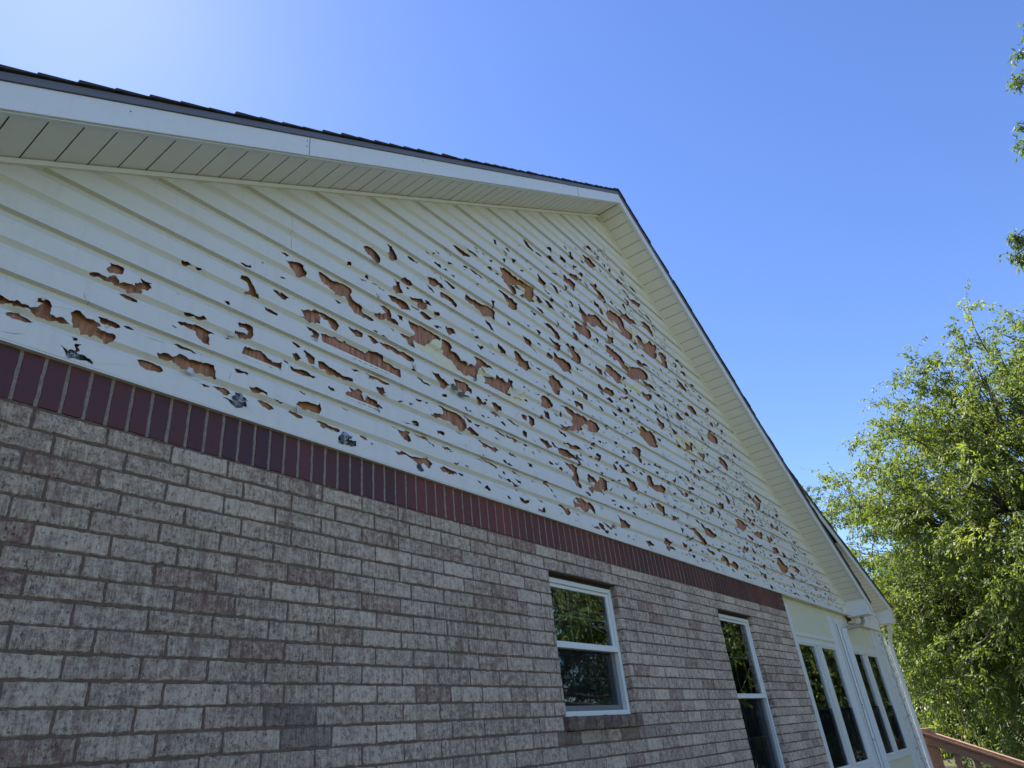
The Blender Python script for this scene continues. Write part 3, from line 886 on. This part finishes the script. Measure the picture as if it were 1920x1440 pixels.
def clampz(p): return [(a, max(b, -.03)) for a, b in p]
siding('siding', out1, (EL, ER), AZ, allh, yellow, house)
sh = MB()
sh.poly([(EL, .0045, -.005), (11.598, .0045, -.005), (11.598, .0045, top(11.598) - .01), (MX, .0045, top(MX) - .01), (AX, .0045, AZ - .02), (EL, .0045, top(EL) - .01)])
sh.build('sheathing', M_wood, house)
for p in foil + [[(11.0, .003), (11.2, .003), (11.2, .05), (11.0, .05)]]:
    x0, x1 = min(q[0] for q in p) - .03, max(q[0] for q in p) + .03; z0, z1 = max(-.004, min(q[1] for q in p) - .02), max(q[1] for q in p) + .01
    k = 10; fo = MB()
    for i in range(k):
        a, b = x0 + (x1 - x0) * i / k, x0 + (x1 - x0) * (i + 1) / k
        ya, yb = (.001 + .004 * math.sin(a * 90) for a in (a, b))
        fo.poly([(a, ya - .001, z0), (b, yb - .001, z0), (b, yb, z1), (a, ya, z1)])
    fo.build('flashing', M_foil, house)
# slotted nail hems seen through the bigger holes
for j, xa_, xb_ in ((2, .85, 1.2), (4, 1.3, 2.02), (2, 1.45, 1.85), (6, 2.6, 3.15), (6, 3.95, 4.3), (4, 3.9, 4.25), (10, 3.1, 3.5)):
    he = MB(); z = j * E_; he.box(xa_, xb_, .003, .0036, z + .020, z + .041); he.box(xa_, xb_, .003, .0036, z + .046, z + .058)
    x = xa_
    while x < xb_: he.box(x, x + .011, .003, .0036, z + .0412, z + .0458); x += .040
    he.build('nail_hem', M_hem, house)
# bottom starter trim and shadow line
tr_ = MB(); tr_.box(EL, 11.6, -.022, .004, -.020, -.013); tr_.build('starter_trim', M_siding, house)

# curled flaps hanging from torn holes
def flap(x, z, L, wd, ang, curl, mat, name='torn_flap'):
    m_ = MB(); n_ = 7; c, s_ = math.cos(ang), math.sin(ang); pts = []
    y0 = prof(z) - .003
    for i in range(n_ + 1):
        t_ = i / n_; th = curl * t_; d = L * (math.sin(th) / curl if curl else t_); o_ = L * (1 - math.cos(th)) / curl if curl else 0
        hw = wd / 2 * (1 - .75 * t_ ** 1.6) * (1 + .25 * math.sin(t_ * 9 + x * 7))
        pts.append([(x + c * d - s_ * k * hw, y0 - o_, z + s_ * d + c * k * hw) for k in (-1, 1)])
    for a, b in zip(pts, pts[1:]): m_.poly([a[0], a[1], b[1], b[0]])
    o_ = m_.build(name, mat, house, smooth=True)
    q = o_.modifiers.new('thickness', 'SOLIDIFY'); q.thickness = .0015
big = [p for p in holes if abs(area(p)) > .0012 and inh(p)]
for p in rnd.sample(big, min(60, len(big))):     # small shards still hanging from the torn edges
    q = p[rnd.randrange(len(p))]; s_ = math.sqrt(abs(area(p)))
    FLAPS.append((q[0], q[1], min(.06, s_ * rnd.uniform(.3, .7)), min(.035, s_ * rnd.uniform(.15, .4)), rnd.uniform(-2.6, -.4), rnd.uniform(.5, 1.6), rnd.choice('wwyg')))
for a in FLAPS: flap(*a[:6], {'y': M_yellow, 'w': M_siding, 'g': M_torn, 'f': M_foil}[a[6]])

# ---- rakes: J trim, soffit, fascia, drip edge, shingles
OV = .31
def line(p, q, t_): return tuple(p[i] + (q[i] - p[i]) * t_ for i in range(3))
def strip(mb, p, q, y0, y1, za, zb, mi=0):   # slab along the rake p->q (x,z), between y0,y1, vertical offsets za..zb
    mb.hexa([(p[0], y0, p[1] + za), (q[0], y0, q[1] + za), (q[0], y1, q[1] + za), (p[0], y1, p[1] + za),
             (p[0], y0, p[1] + zb), (q[0], y0, q[1] + zb), (q[0], y1, q[1] + zb), (p[0], y1, p[1] + zb)], mi)
PL = (EL - .1, top(EL - .1)); PA = (AX, AZ); PR = (11.64, top(11.64)); PE = (11.85, top(11.85)); PM = (MX, top(MX))
j_ = MB()
strip(j_, PL, PA, -.034, .0, -.034, -.008); strip(j_, PA, PM, -.034, .0, -.034, -.008); strip(j_, PM, PR, -.034, .0, -.034, -.008)
j_.build('channel_trim', M_soffit, house)
def soffit(name, p, q, y0, y1, pitch=.1135, start=0.0, parent=house):
    s = MB(); sl_ = (q[1] - p[1]) / (q[0] - p[0]); L = q[0] - p[0]
    x = p[0] + start
    z = lambda xx: p[1] + (xx - p[0]) * sl_
    gr_ = .0055
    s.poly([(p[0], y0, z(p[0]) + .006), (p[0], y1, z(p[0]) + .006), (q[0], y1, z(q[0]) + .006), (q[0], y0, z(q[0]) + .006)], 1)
    prev = p[0]
    while True:
        a = min(x, q[0])
        if a - prev > .006:
            x0, x1 = prev + gr_ * .5, a - gr_ * .5; dz = rnd.uniform(-.0012, .0012)
            s.hexa([(x0, y0, z(x0) - .003 + dz), (x1, y0, z(x1) - .003 + dz), (x1, y1, z(x1) - .003 + dz), (x0, y1, z(x0) - .003 + dz),
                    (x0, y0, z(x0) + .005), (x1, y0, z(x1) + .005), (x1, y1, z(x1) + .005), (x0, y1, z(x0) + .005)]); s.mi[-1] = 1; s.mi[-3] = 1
        prev = a
        if a >= q[0]: break
        x += pitch
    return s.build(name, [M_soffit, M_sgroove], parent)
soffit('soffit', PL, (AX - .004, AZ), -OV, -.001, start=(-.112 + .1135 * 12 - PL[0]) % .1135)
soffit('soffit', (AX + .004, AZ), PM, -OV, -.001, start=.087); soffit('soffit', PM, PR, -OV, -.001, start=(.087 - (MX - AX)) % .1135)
fa = MB()
strip(fa, PL, (-.15 + .89, 0) if False else PA, -OV - .012, -OV, -.004, .130)
strip(fa, PA, PM, -OV - .012, -OV, -.004, .130); strip(fa, PM, PE, -OV - .012, -OV, -.004, .130)
strip(fa, PL, PA, -OV, -OV + .022, -.010, -.003); strip(fa, PA, PM, -OV, -OV + .022, -.010, -.003); strip(fa, PM, PE, -OV, -OV + .022, -.010, -.003)   # bottom return lip
fa.build('fascia', M_trim, house, bevel=.0015)
for xx in (1.0, 4.2, 9.1):    # lap joints and nails
    z = top(xx); fj = MB()
    fj.hexa([(xx, -OV - .0135, z + .000), (xx + .003, -OV - .0135, z + .0), (xx + .003, -OV - .012, z + .0), (xx, -OV - .012, z + .0),
             (xx, -OV - .0135, z + .128), (xx + .003, -OV - .0135, z + .128), (xx + .003, -OV - .012, z + .128), (xx, -OV - .012, z + .128)])
    fj.build('fascia_joint', M_drip, house)
for xx, dz in ((.13, .09), (.985, .10), (.985, .06), (1.9, .1), (2.9, .08), (3.9, .1), (4.7, .06), (6.1, .1), (7.6, .1), (8.8, .1)):
    z = top(xx) + dz; nl = MB(); nl.box(xx - .003, xx + .003, -OV - .0135, -OV - .0118, z - .003, z + .003); nl.build('nail', M_drip, house)
dr = MB()
strip(dr, PL, PA, -OV - .020, -OV + .01, .132, .170); strip(dr, PA, PM, -OV - .020, -OV + .01, .132, .170); strip(dr, PM, PE, -OV - .020, -OV + .01, .132, .170)
dr.build('drip_edge', M_drip, house)
def shingles(name, xe, sgn, slope, zbase, x_start, y0, y1, expo=.128, parent=house, th=.013):
    """courses from the eave up to x_start (ridge); sgn -1 = left slope"""
    s = MB(); n_ = int(abs(x_start - xe) / expo) + 1
    zz = lambda x: zbase(x)
    for k in range(n_):
        a = xe + (-sgn) * 0 + (x_start - xe) * k / n_; b = xe + (x_start - xe) * min(1, (k + 1.25) / n_)
        r1 = rnd.uniform(-.002, .002); yj = rnd.uniform(-.006, .004)
        za, zb_ = zz(a), zz(b)
        segs = [y0 + yj] + [y0 + .9 + 1.1 * i for i in range(int((y1 - y0) / 1.1))] + [y1]
        for c0, c1 in zip(segs, segs[1:]):
            if c1 - c0 < .05: continue
            cc = (rnd.random(), 0, 0); q = rnd.uniform(0, .002)
            s.hexa([(a, c0, za - .002), (b, c0, zb_ - .002), (b, c1, zb_ - .002), (a, c1, za - .002),
                    (a, c0, za + th + r1 + q), (b, c0, zb_ + .001), (b, c1, zb_ + .001), (a, c1, za + th + r1 + q)], 0, cc)
    return s.build(name, M_shingle, parent)
RT = .178
shingles('roof', PL[0] - .02, -1, SL, lambda x: top(x) + RT, AX, -OV - .032, 9.0)
shingles('roof', PE[0] + .02, 1, SR, lambda x: top(x) + RT, AX, -OV - .032, 9.0)
cap = MB()
for i in range(40):
    y = -OV - .036 + i * .235
    for sg, s_ in ((-1, SL), (1, SR)):
        q = .012
        cap.hexa([(AX, y, AZ + RT + q), (AX + sg * .14, y, AZ + RT - s_ * .14 + q), (AX + sg * .14, y + .3, AZ + RT - s_ * .14 + .002), (AX, y + .3, AZ + RT + .002),
                  (AX, y, AZ + RT + q + .012), (AX + sg * .14, y, AZ + RT - s_ * .14 + q + .012), (AX + sg * .14, y + .3, AZ + RT - s_ * .14 + .010), (AX, y + .3, AZ + RT + .010)][::1])
cap.build('ridge_cap', M_shingle, house)
# roof deck and ceiling close the attic
dk_ = MB(); strip(dk_, PL, PA, -OV, 9.0, .132, .166); strip(dk_, PA, PM, -OV, 9.0, .132, .166); strip(dk_, PM, PE, -OV, 9.0, .132, .166); dk_.build('roof_deck', M_darkwood, house)

# boxed eave return at the right end
eb = MB()
zt_ = lambda x: top(x)
x0, x1 = 11.52, 11.85
eb.poly([(x0, -.001, -.05), (x0, -OV, -.05), (x0, -OV, zt_(x0) + .0), (x0, -.001, zt_(x0) + .0)])
eb.poly([(x0, -OV, -.05), (x1, -OV, -.05), (x1, -OV, zt_(x1) + .128), (x0, -OV, zt_(x0) + .12)])
eb.poly([(x0, -.001, -.05), (x1, -.001, -.05), (x1, -OV, -.05), (x0, -OV, -.05)])
eb.poly([(x1, -OV, -.05), (x1, -.001, -.05), (x1, -.001, .1), (x1, -OV, .1)])
eb.build('eave_return', M_trim, house)

# ---- second, shallower roof over the sunroom, with its own strip of siding
Y2 = -.25; s2 = .35
def top2(x): return .93 - s2 * (x - 11.6)
PA2, PE2 = (8.7, top2(8.7)), (13.93, top2(13.93)); PS2 = (13.66, top2(13.66))
fb = MB(); strip(fb, PA2, PE2, Y2 - .012, Y2, -.004, .118); fb.build('fascia', M_trim, house)
db = MB(); strip(db, PA2, PE2, Y2 - .02, Y2 + .01, .120, .15); db.build('drip_edge', M_drip, house)
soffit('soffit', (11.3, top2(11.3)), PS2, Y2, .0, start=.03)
shingles('roof', PE2[0] + .02, 1, s2, lambda x: top2(x) + .156, 8.7, Y2 - .03, 3.2)
d2 = MB(); strip(d2, PA2, PE2, Y2, 3.2, .120, .15); d2.build('roof_deck', M_darkwood, house)
er2 = MB(); xa, xb = 13.66, 13.93
er2.poly([(xa, -.001, -.01), (xa, Y2, -.01), (xa, Y2, top2(xa)), (xa, -.001, top2(xa))]); er2.poly([(xa, Y2, -.01), (xb, Y2, -.01), (xb, Y2, top2(xb) + .1), (xa, Y2, top2(xa) + .1)])
er2.poly([(xa, -.001, -.01), (xb, -.001, -.01), (xb, Y2, -.01), (xa, Y2, -.01)]); er2.build('eave_return', M_trim, house)
_t = top
def top(x): return top2(x)
x_a, x_b = 11.605, 13.64
sid2_holes = [rough(blob(rnd.uniform(11.75, 13.5), rnd.uniform(.0, .12), rnd.uniform(.03, .1), rnd.uniform(.012, .03), rnd.uniform(-1, .2)), .1, .012, 1) for _ in range(22)]
cc_ = []
h2 = []
for p in sid2_holes:
    c_ = (sum(q[0] for q in p) / len(p), sum(q[1] for q in p) / len(p))
    if all(abs(c_[0] - a) > .10 or abs(c_[1] - b) > .03 for a, b in cc_): cc_.append(c_); h2.append(p)
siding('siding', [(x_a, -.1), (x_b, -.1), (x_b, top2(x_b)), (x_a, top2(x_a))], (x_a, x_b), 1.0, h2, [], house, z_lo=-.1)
top = _t
sh2 = MB(); sh2.poly([(11.6, .007, -.09), (13.63, .007, -.09), (13.63, .007, top2(13.63)), (11.6, .007, top2(11.6))]); sh2.build('sheathing', M_wood, house)
tr2 = MB(); tr2.box(11.6, 13.65, -.024, .03, -.125, -.1); tr2.build('starter_trim', M_siding, house)

# ---- sunroom
YS = .05; SX0, SX1 = BR + .0, 14.0; HT = -.55; HB = -1.95
sr = MB()
gls = [(8.64, 9.39), (9.63, 10.39), (11.24, 11.98), (12.17, 13.0)]
xs_ = [SX0 + .002] + [v for g_ in gls for v in g_] + [SX1]
for i in range(0, len(xs_), 2): sr.box(xs_[i], xs_[i + 1], YS, YS + .08, HB, HT)
sr.box(SX0 + .002, SX1, YS, YS + .08, HT, -.021 if False else -.022); sr.box(SX0 + .002, SX1, YS, YS + .08, -ZO, HB)
sr.box(SX0 + .002, SX1, -.018, YS + .06, -.0215, -.0205)
x = SX0 + .2
while x < 13.0:      # fine vertical grooves of the header boards
    if not (10.38 < x < 11.08): sr.box(x, x + .0016, YS - .0008, YS, -.43, -.03, 1)
    x += .152
sr.build('sunroom_wall', [M_panel, M_groove], house)
TB = [(SX0 + .01, 10.40, YS - .012, YS - .001, -.47, -.43), (11.05, 13.1, YS - .012, YS - .001, -.50, -.46)]
TB += [(g_[0], g_[1], YS - .016, YS - .001, -2.3, -.10) for g_ in ((8.50, 8.64), (10.39, 10.62), (11.06, 11.24), (13.0, 13.28))]
TB += [(g_[0] + .05, g_[1] - .05, YS - .03, YS - .001, HB, HT - .02) for g_ in ((9.39, 9.63), (11.98, 12.17))]
for a, b in ((8.64, 10.39), (11.24, 13.0)):
    TB += [(a, b, YS - .014, YS - .001, HT - .005, HT + .05), (a, b, YS - .03, YS - .001, HB - .06, HB + .002), (a, b, YS - .014, YS - .001, -2.36, -2.30)]
for q in TB:
    tm = MB(); tm.box(*q); tm.build('trim_board', M_frame, house, bevel=.003)
for a, b, yy in ((10.64, 11.03, .045), (13.30, 13.64, .03), (13.68, SX1, .03)):
    cb = MB(); cb.box(a, b, YS - yy, YS - .001 if b < 13.9 else YS + .25, -ZO, -.13); yf = YS - yy - .0008
    if a < 11: cb.box(10.66, 10.69, yf, YS - yy - .0002, -ZO, -.2, 1)
    if a > 13.65: cb.box(13.70, 13.725, yf, YS - yy - .0002, -ZO, -.2, 1)
    for _ in range(14 if a < 11 else 34):       # peeled paint specks
        z = rnd.uniform(-2.9, -.2); x = a + .05 + rnd.random() ** (1 if a < 11 else 2.2) * (b - a - .12) if a > 13.5 else b - .04 - rnd.random() ** 2 * (b - a - .08); L = rnd.uniform(.012, .045 if a > 11 else .025)
        cb.poly([(x, yf, z), (x + rnd.uniform(.01, .04), yf, z - rnd.uniform(0, .02)), (x + rnd.uniform(.01, .035), yf, z + L), (x - rnd.uniform(0, .02), yf, z + L * .7)], 1)
    cb.build('corner_board', [M_frame, M_seam], house)
sm = MB(); sm.box(13.635, 13.685, YS - .014, YS - .0005, -ZO, -.13); sm.build('open_seam', M_seam, house)
for i, (a, b) in enumerate(gls):
    f = MB(); rect_frame(f, a + .002, b - .002, HB + .003, HT - .002, .022, .022, .03, .022, YS - .008, YS + .05)
    fr = f.build('sunroom_window', M_frame, house, bevel=.002)
    g_ = MB(); g_.poly([(a + .02, YS + .016, HB + .03), (b - .02, YS + .016, HB + .03), (b - .02, YS + .016, HT - .02), (a + .02, YS + .016, HT - .02)]); g_.build('pane', M_glass, fr)
    r_ = MB(); r_.box(a + .024, b - .024, YS + .024, YS + .05, -1.32, -1.24); r_.build('sash_rail', M_dimrail, fr)
    s_ = MB(); s_.poly([(a + .024, YS + .012, HB + .03), (b - .024, YS + .012, HB + .03), (b - .024, YS + .012, -1.30), (a + .024, YS + .012, -1.30)]); s_.build('insect_screen', M_screen, fr)

# downspouts
def spout(pts, wx, wy, name='downspout', mat=M_spout):
    m_ = MB(); rings = []
    for i, p in enumerate(pts):
        rings.append(len(m_.v))
        for a, b in ((-1, -1), (1, -1), (1, 1), (-1, 1)): m_.v.append((p[0] + a * wx / 2, p[1] + b * wy / 2, p[2])); m_.c.append((0, 0, 0))
    for r0, r1 in zip(rings, rings[1:]):
        for k in range(4): m_.f.append((r0 + k, r0 + (k + 1) % 4, r1 + (k + 1) % 4, r1 + k)); m_.mi.append(0)
    return m_.build(name, mat, house, bevel=.004)
spout([(10.90, -.03, -.26), (10.88, -.03, -.36), (10.88, -.03, -2.6), (10.88, -.12, -2.9), (10.88, -.3, -3.02)], .085, .06)
el = MB(); el.tube([(11.78, -.15, -.05), (11.78, -.15, -.11), (11.70, -.13, -.17), (11.35, -.08, -.215), (11.05, -.045, -.245), (10.93, -.03, -.29), (10.90, -.03, -.34)], [.028, .028, .028, .028, .028, .03, .03], 8); el.build('downspout_elbow', M_elbow, house, smooth=True)
spout([(13.86, -.14, -.008), (13.86, -.14, -.08), (14.06, -.02, -.34), (14.06, .0, -2.9)], .07, .06)

# body of the house behind the front wall, closed so that the rooms are dark
bd = MB()
bd.poly([(XL, .085, -ZO), (XL, 9, -ZO), (XL, 9, top(XL) + .1), (XL, .085, top(XL) + .1)])
bd.poly([(13.98, .3, -ZO), (13.98, 3.1, -ZO), (13.98, 3.1, top2(13.93) + .1), (13.98, .3, top2(13.93) + .1)])
bd.poly([(11.6, 3.1, -ZO), (13.98, 3.1, -ZO), (13.98, 3.1, .1), (11.6, 3.1, .9)])
bd.poly([(11.6, 3.1, -ZO), (11.6, 9, -ZO), (11.6, 9, .1), (11.6, 3.1, .1)])
bd.poly([(XL, 9, -ZO), (11.6, 9, -ZO), (11.6, 9, .1), (AX, 9, AZ), (XL, 9, .2)])
bd.build('body_wall', M_panel, house)
rm = MB()
rm.poly([(XL, .1, -.30), (13.9, .1, -.30), (13.9, 3.1, -.30), (XL, 3.1, -.30)])
rm.poly([(XL, .1, -2.75), (13.9, .1, -2.75), (13.9, 3.1, -2.75), (XL, 3.1, -2.75)])
rm.poly([(XL, 3.05, -2.75), (13.9, 3.05, -2.75), (13.9, 3.05, -.3), (XL, 3.05, -.3)])
for xx in (5.4, 8.2): rm.poly([(xx, .13, -2.75), (xx, 3.2, -2.75), (xx, 3.2, -.3), (xx, .13, -.3)])
rm.build('room', M_room, house)

# ------------------------------------------------------------------ deck stairs railing
dk = empty('deck_railing', (14.2, 0.2, 0)); tag(dk, 'brown stained wooden deck railing that slopes down beside the sunroom', 'railing')
A0 = Vector((14.22, -.09, -1.715)); B0 = A0 + Vector((0, -1.17, -.56)).normalized() * 5.0; C0 = Vector((14.26, 2.6, -1.715))
r_ = MB(); r_.bar(A0 + Vector((0, .07, .0)), B0, .20, .045, side=(1, 0, 0)); r_.bar(C0, A0 + Vector((0, -.07, .001)), .20, .045, side=(1, 0, 0)); r_.build('cap_rail', M_rail, dk, bevel=.004)
r_ = MB(); dn = Vector((0, 0, -.10)); r_.bar(A0 + Vector((-.075, .05, -.115)), B0 + Vector((-.075, 0, -.115)), .04, .17, side=(1, 0, 0)); r_.bar(A0 + Vector((-.075, .052, -.105)), C0 + Vector((-.075, 0, -.105)), .041, .17, side=(1, 0, 0)); r_.bar(A0 + Vector((-.105, .05, -.05)), B0 + Vector((-.105, 0, -.05)), .06, .035, side=(1, 0, 0)); r_.build('side_rail', M_deck, dk, bevel=.003)
r_ = MB(); r_.bar(A0 + Vector((-.055, .05, -.85)), B0 + Vector((-.055, 0, -.85)), .035, .088, side=(1, 0, 0)); r_.build('bottom_rail', M_deck, dk, bevel=.003)
dirv = (B0 - A0).normalized()
for i in range(15):
    p = A0 + dirv * (.36 + i * .29); b = MB(); b.box(p.x - .052, p.x - .012, p.y - .045, p.y + .045, max(-ZO, p.z - .95), p.z - .04); b.build('baluster', M_deck, dk)
for i in range(14):
    p = A0 + Vector((0, .16 + i * .17, 0)); b = MB(); b.box(p.x - .035, p.x + .001, p.y - .02, p.y + .02, -2.65, p.z - .03); b.build('baluster', M_deck, dk)
for p in (A0, A0 + dirv * 2.4, A0 + dirv * 4.9, A0 + Vector((0, 2.4, 0))):
    b = MB(); b.box(p.x - .05, p.x + .09, p.y - .08, p.y + .08, -ZO, p.z - .025); b.build('post', M_deck, dk, bevel=.003)
b = MB(); b.box(14.15, 15.8, -.05, 2.6, -2.69, -2.65); b.build('deck_floor', M_deck, dk)
b = MB(); b.bar(A0 + Vector((.5, .0, -1.05)), B0 + Vector((.5, 0, -1.05)), .04, .24, side=(1, 0, 0)); b.build('stringer', M_deck, dk)

# ------------------------------------------------------------------ trees
def bez(a, b, c, n):
    return [a * (1 - t_) ** 2 + b * 2 * t_ * (1 - t_) + c * t_ * t_ for t_ in [i / n for i in range(n + 1)]]
def tree(name, base, trunk_top, ctr, rad, ncl, leaf, mat, label, seed, r0=.3, low=4., droop=.3, twigs=9, per=16, twig_len=.8, extra=(), group=None, spread=.45, gap=.0, limbs=12):
    """base/trunk_top/ctr in datum coordinates; leaves are small folded blades hung along twigs"""
    R = random.Random(seed); G = np.random.default_rng(seed)
    base = Vector(base); tt = Vector(trunk_top); ctr = Vector(ctr); rad = Vector(rad)
    root = empty(name, (base.x, base.y, 0)); tag(root, label, 'tree', group=group)
    wood = MB()
    trunk = bez(base, base.lerp(tt, .5) + Vector((R.uniform(-.3, .3), R.uniform(-.3, .3), 0)), tt, 12)
    wood.tube([tuple(p) for p in trunk], [r0 * (1.25 if i == 0 else 1) * (1 - .72 * i / 12) for i in range(13)], 10)
    limbpts = [(p, r0 * (1 - .72 * i / 12)) for i, p in enumerate(trunk) if i > 3]
    for k in range(limbs):
        i0 = R.randint(4, 12); s = trunk[i0]; az = k * 2.4 + R.uniform(-.4, .4); el_ = R.uniform(-.1, 1.1)
        e = ctr + Vector((math.cos(az) * math.cos(el_) * rad.x, math.sin(az) * math.cos(el_) * rad.y, math.sin(el_) * rad.z)) * R.uniform(.45, .75)
        pts = bez(s, s.lerp(e, .45) + Vector((0, 0, R.uniform(.2, 1.2))), e, 9)
        for q in range(1, 9): pts[q] += Vector((R.uniform(-.12, .12), R.uniform(-.12, .12), R.uniform(-.1, .1)))
        rr = [r0 * .42 * (1 - .75 * q / 9) for q in range(10)]
        wood.tube([tuple(p) for p in pts], rr, 7); limbpts += [(p, r) for p, r in zip(pts[2:], rr[2:])]
    LP = np.array([tuple(p) for p, r in limbpts])
    cl = []
    for k in range(ncl):
        for _ in range(30):
            d = Vector((R.gauss(0, 1), R.gauss(0, 1), R.gauss(0, 1))).normalized()
            lob = 1 + .22 * noise.noise(d * 2.3 + Vector((seed, 0, 0))) + .12 * noise.noise(d * 5.5 + Vector((0, seed, 0)))
            rr = R.random() ** .38 * lob
            p = Vector((d.x * rad.x, d.y * rad.y, d.z * rad.z)) * rr
            if p.z < 0:     # fuller lower half
                h = math.hypot(p.x / rad.x, p.y / rad.y); f_ = (1 - (abs(p.z) / rad.z) ** low) ** .5 if abs(p.z) < rad.z else 0
                e0 = math.sqrt(max(1e-4, 1 - (p.z / rad.z) ** 2)); p.x *= f_ / e0 if e0 > .05 else 1; p.y *= f_ / e0 if e0 > .05 else 1
            if noise.noise((p + ctr) * .42 + Vector((seed * 3, 0, 0))) < -.28 + gap: continue
            if (p + ctr).z < -ZO + .35: continue
            break
        cl.append(p + ctr)
    cl += [Vector(e) for e in extra]
    V = []; T = []
    for ci, c in enumerate(cl):
        dd = ((LP - np.array(c)) ** 2).sum(1) + (np.maximum(0, LP[:, 2] - c.z) ** 2) * 1.5; i0 = int(dd.argmin()); s, r_s = limbpts[i0]
        d = c - s
        if ci >= ncl: s = s
        pts = bez(s, s + d * .5 + Vector((0, 0, .12 * d.length)), c, 6)
        rr0 = min(r_s * .6, .018 + .012 * d.length)
        for q in range(1, 6): pts[q] += Vector((R.uniform(-.06, .06), R.uniform(-.06, .06), R.uniform(-.05, .05))) * d.length * .4
        wood.tube([tuple(p) for p in pts], [rr0 * (1 - .8 * q / 6) + .003 for q in range(7)], 5)
        outd = d.normalized() if d.length > .01 else Vector((0, 0, 1))
        tone = min(1, max(0, R.gauss(.5, .28))); yel = max(0, R.gauss(-.05, .35)) if R.random() < .5 else 0
        for k in range(twigs if ci < ncl else 5):
            q = pts[R.choice((3, 4, 5, 6, 6)) if ci < ncl else 6]
            td = (outd * R.uniform(.2, 1) + Vector((R.gauss(0, .7), R.gauss(0, .7), R.gauss(.1, .55)))).normalized(); L = (twig_len if ci < ncl else .23) * R.uniform(.5, 1.3)
            tp = []; pos = Vector(q); dv = td
            for _ in range(5): tp.append(pos.copy()); pos += dv * L / 4; dv = (dv + Vector((0, 0, -droop))).normalized()
            wood.tube([tuple(p) for p in tp], [.006, .005, .004, .003, .002], 3)
            tpn = np.array([tuple(p) for p in tp]); tt_ = G.uniform(.12, 4, per); ii = np.minimum(3, tt_.astype(int)); fr_ = (tt_ - ii)[:, None]
            P_ = tpn[ii] * (1 - fr_) + tpn[ii + 1] * fr_; P_ = P_ + G.normal(0, .03 * spread * 3, (per, 3))
            D_ = (tpn[ii + 1] - tpn[ii]); D_ /= np.linalg.norm(D_, axis=1)[:, None] + 1e-9
            D_ = D_ * .7 + G.normal(0, .55, (per, 3)) + np.array([0, 0, -droop * 1.6]); D_ /= np.linalg.norm(D_, axis=1)[:, None]
            Sd = np.cross(D_, G.normal(0, 1, (per, 3)) * .8 + np.array([0, 0, 1.])); Sd /= np.linalg.norm(Sd, axis=1)[:, None] + 1e-9
            Nn = np.cross(D_, Sd); Ln = leaf[0] * G.uniform(.6, 1.25, (per, 1)); Wd = leaf[1] * G.uniform(.7, 1.2, (per, 1)) / 2
            v = np.stack([P_, P_ + D_ * Ln * .45 + Sd * Wd + Nn * Wd * .45, P_ + D_ * Ln, P_ + D_ * Ln * .45 - Sd * Wd + Nn * Wd * .45], 1)
            V.append(v.reshape(-1, 3)); a_ = np.clip(tone + G.normal(0, .15, per), 0, 1); b_ = np.clip(yel + G.normal(0, .1, per), 0, 1)
            T.append(np.repeat(np.stack([a_, b_, b_ * 0], 1), 4, 0))
    V = np.concatenate(V); T = np.concatenate(T); n_ = len(V) // 4
    off = np.array([base.x, base.y, -ZO]); V = V - off
    me = bpy.data.meshes.new('foliage'); me.vertices.add(len(V)); me.vertices.foreach_set('co', V.astype(np.float32).ravel())
    idx = np.arange(n_)[:, None] * 4 + np.array([[0, 1, 2, 0, 2, 3]]); me.loops.add(n_ * 6); me.loops.foreach_set('vertex_index', idx.astype(np.int32).ravel())
    me.polygons.add(n_ * 2); me.polygons.foreach_set('loop_start', np.arange(n_ * 2, dtype=np.int32) * 3)
    at = me.attributes.new('tone', 'FLOAT_VECTOR', 'POINT'); at.data.foreach_set('vector', T.astype(np.float32).ravel())
    me.update(calc_edges=True); me.validate()
    link('crown', me, root, mat)
    wood.build('trunk', M_bark, root, smooth=True)
    return root
TREESCODE = 1
tree('broadleaf_tree', (28, -6.5, -ZO), (27.5, -6.2, 5.5), (27, -5.9, 2.2), (7.2, 9.7, 7.7), 1850, (.15, .058), M_leafA,
     'tall green leafy tree beyond the sunroom and deck, filling the right edge', 3, r0=.34, twigs=12, per=23, twig_len=.85, limbs=16, gap=-.2)
tree('broadleaf_tree', (38, 1.5, -ZO), (38, 1.5, 2.5), (38, 1.5, .2), (5, 10, 5.2), 620, (.26, .10), M_leafC,
     'lower darker green tree behind the tall leafy tree, seen low above the deck railing', 5, r0=.25, twigs=9, per=14, twig_len=1.0)
tips = [(12.8, -6.2, 9.75), (12.8, -5.96, 9.3), (12.8, -5.66, 8.7), (12.8, -5.72, 8.75), (12.8, -5.26, 7.45), (12.8, -5.34, 7.75), (12.8, -4.44, 5.72), (12.8, -4.28, 5.36), (12.8, -4.4, 5.3), (12.8, -4.5, 5.65)]
tree('willow_tree', (17.5, -11.2, -ZO), (17, -11, 6), (17, -11.2, 5.2), (5.4, 5.4, 8.2), 470, (.13, .034), M_leafB,
     'taller tree whose leafy twig ends poke into the sky at the upper right', 11, r0=.32, droop=.55, twigs=10, per=18, twig_len=1.0, extra=tips, low=6, limbs=14)
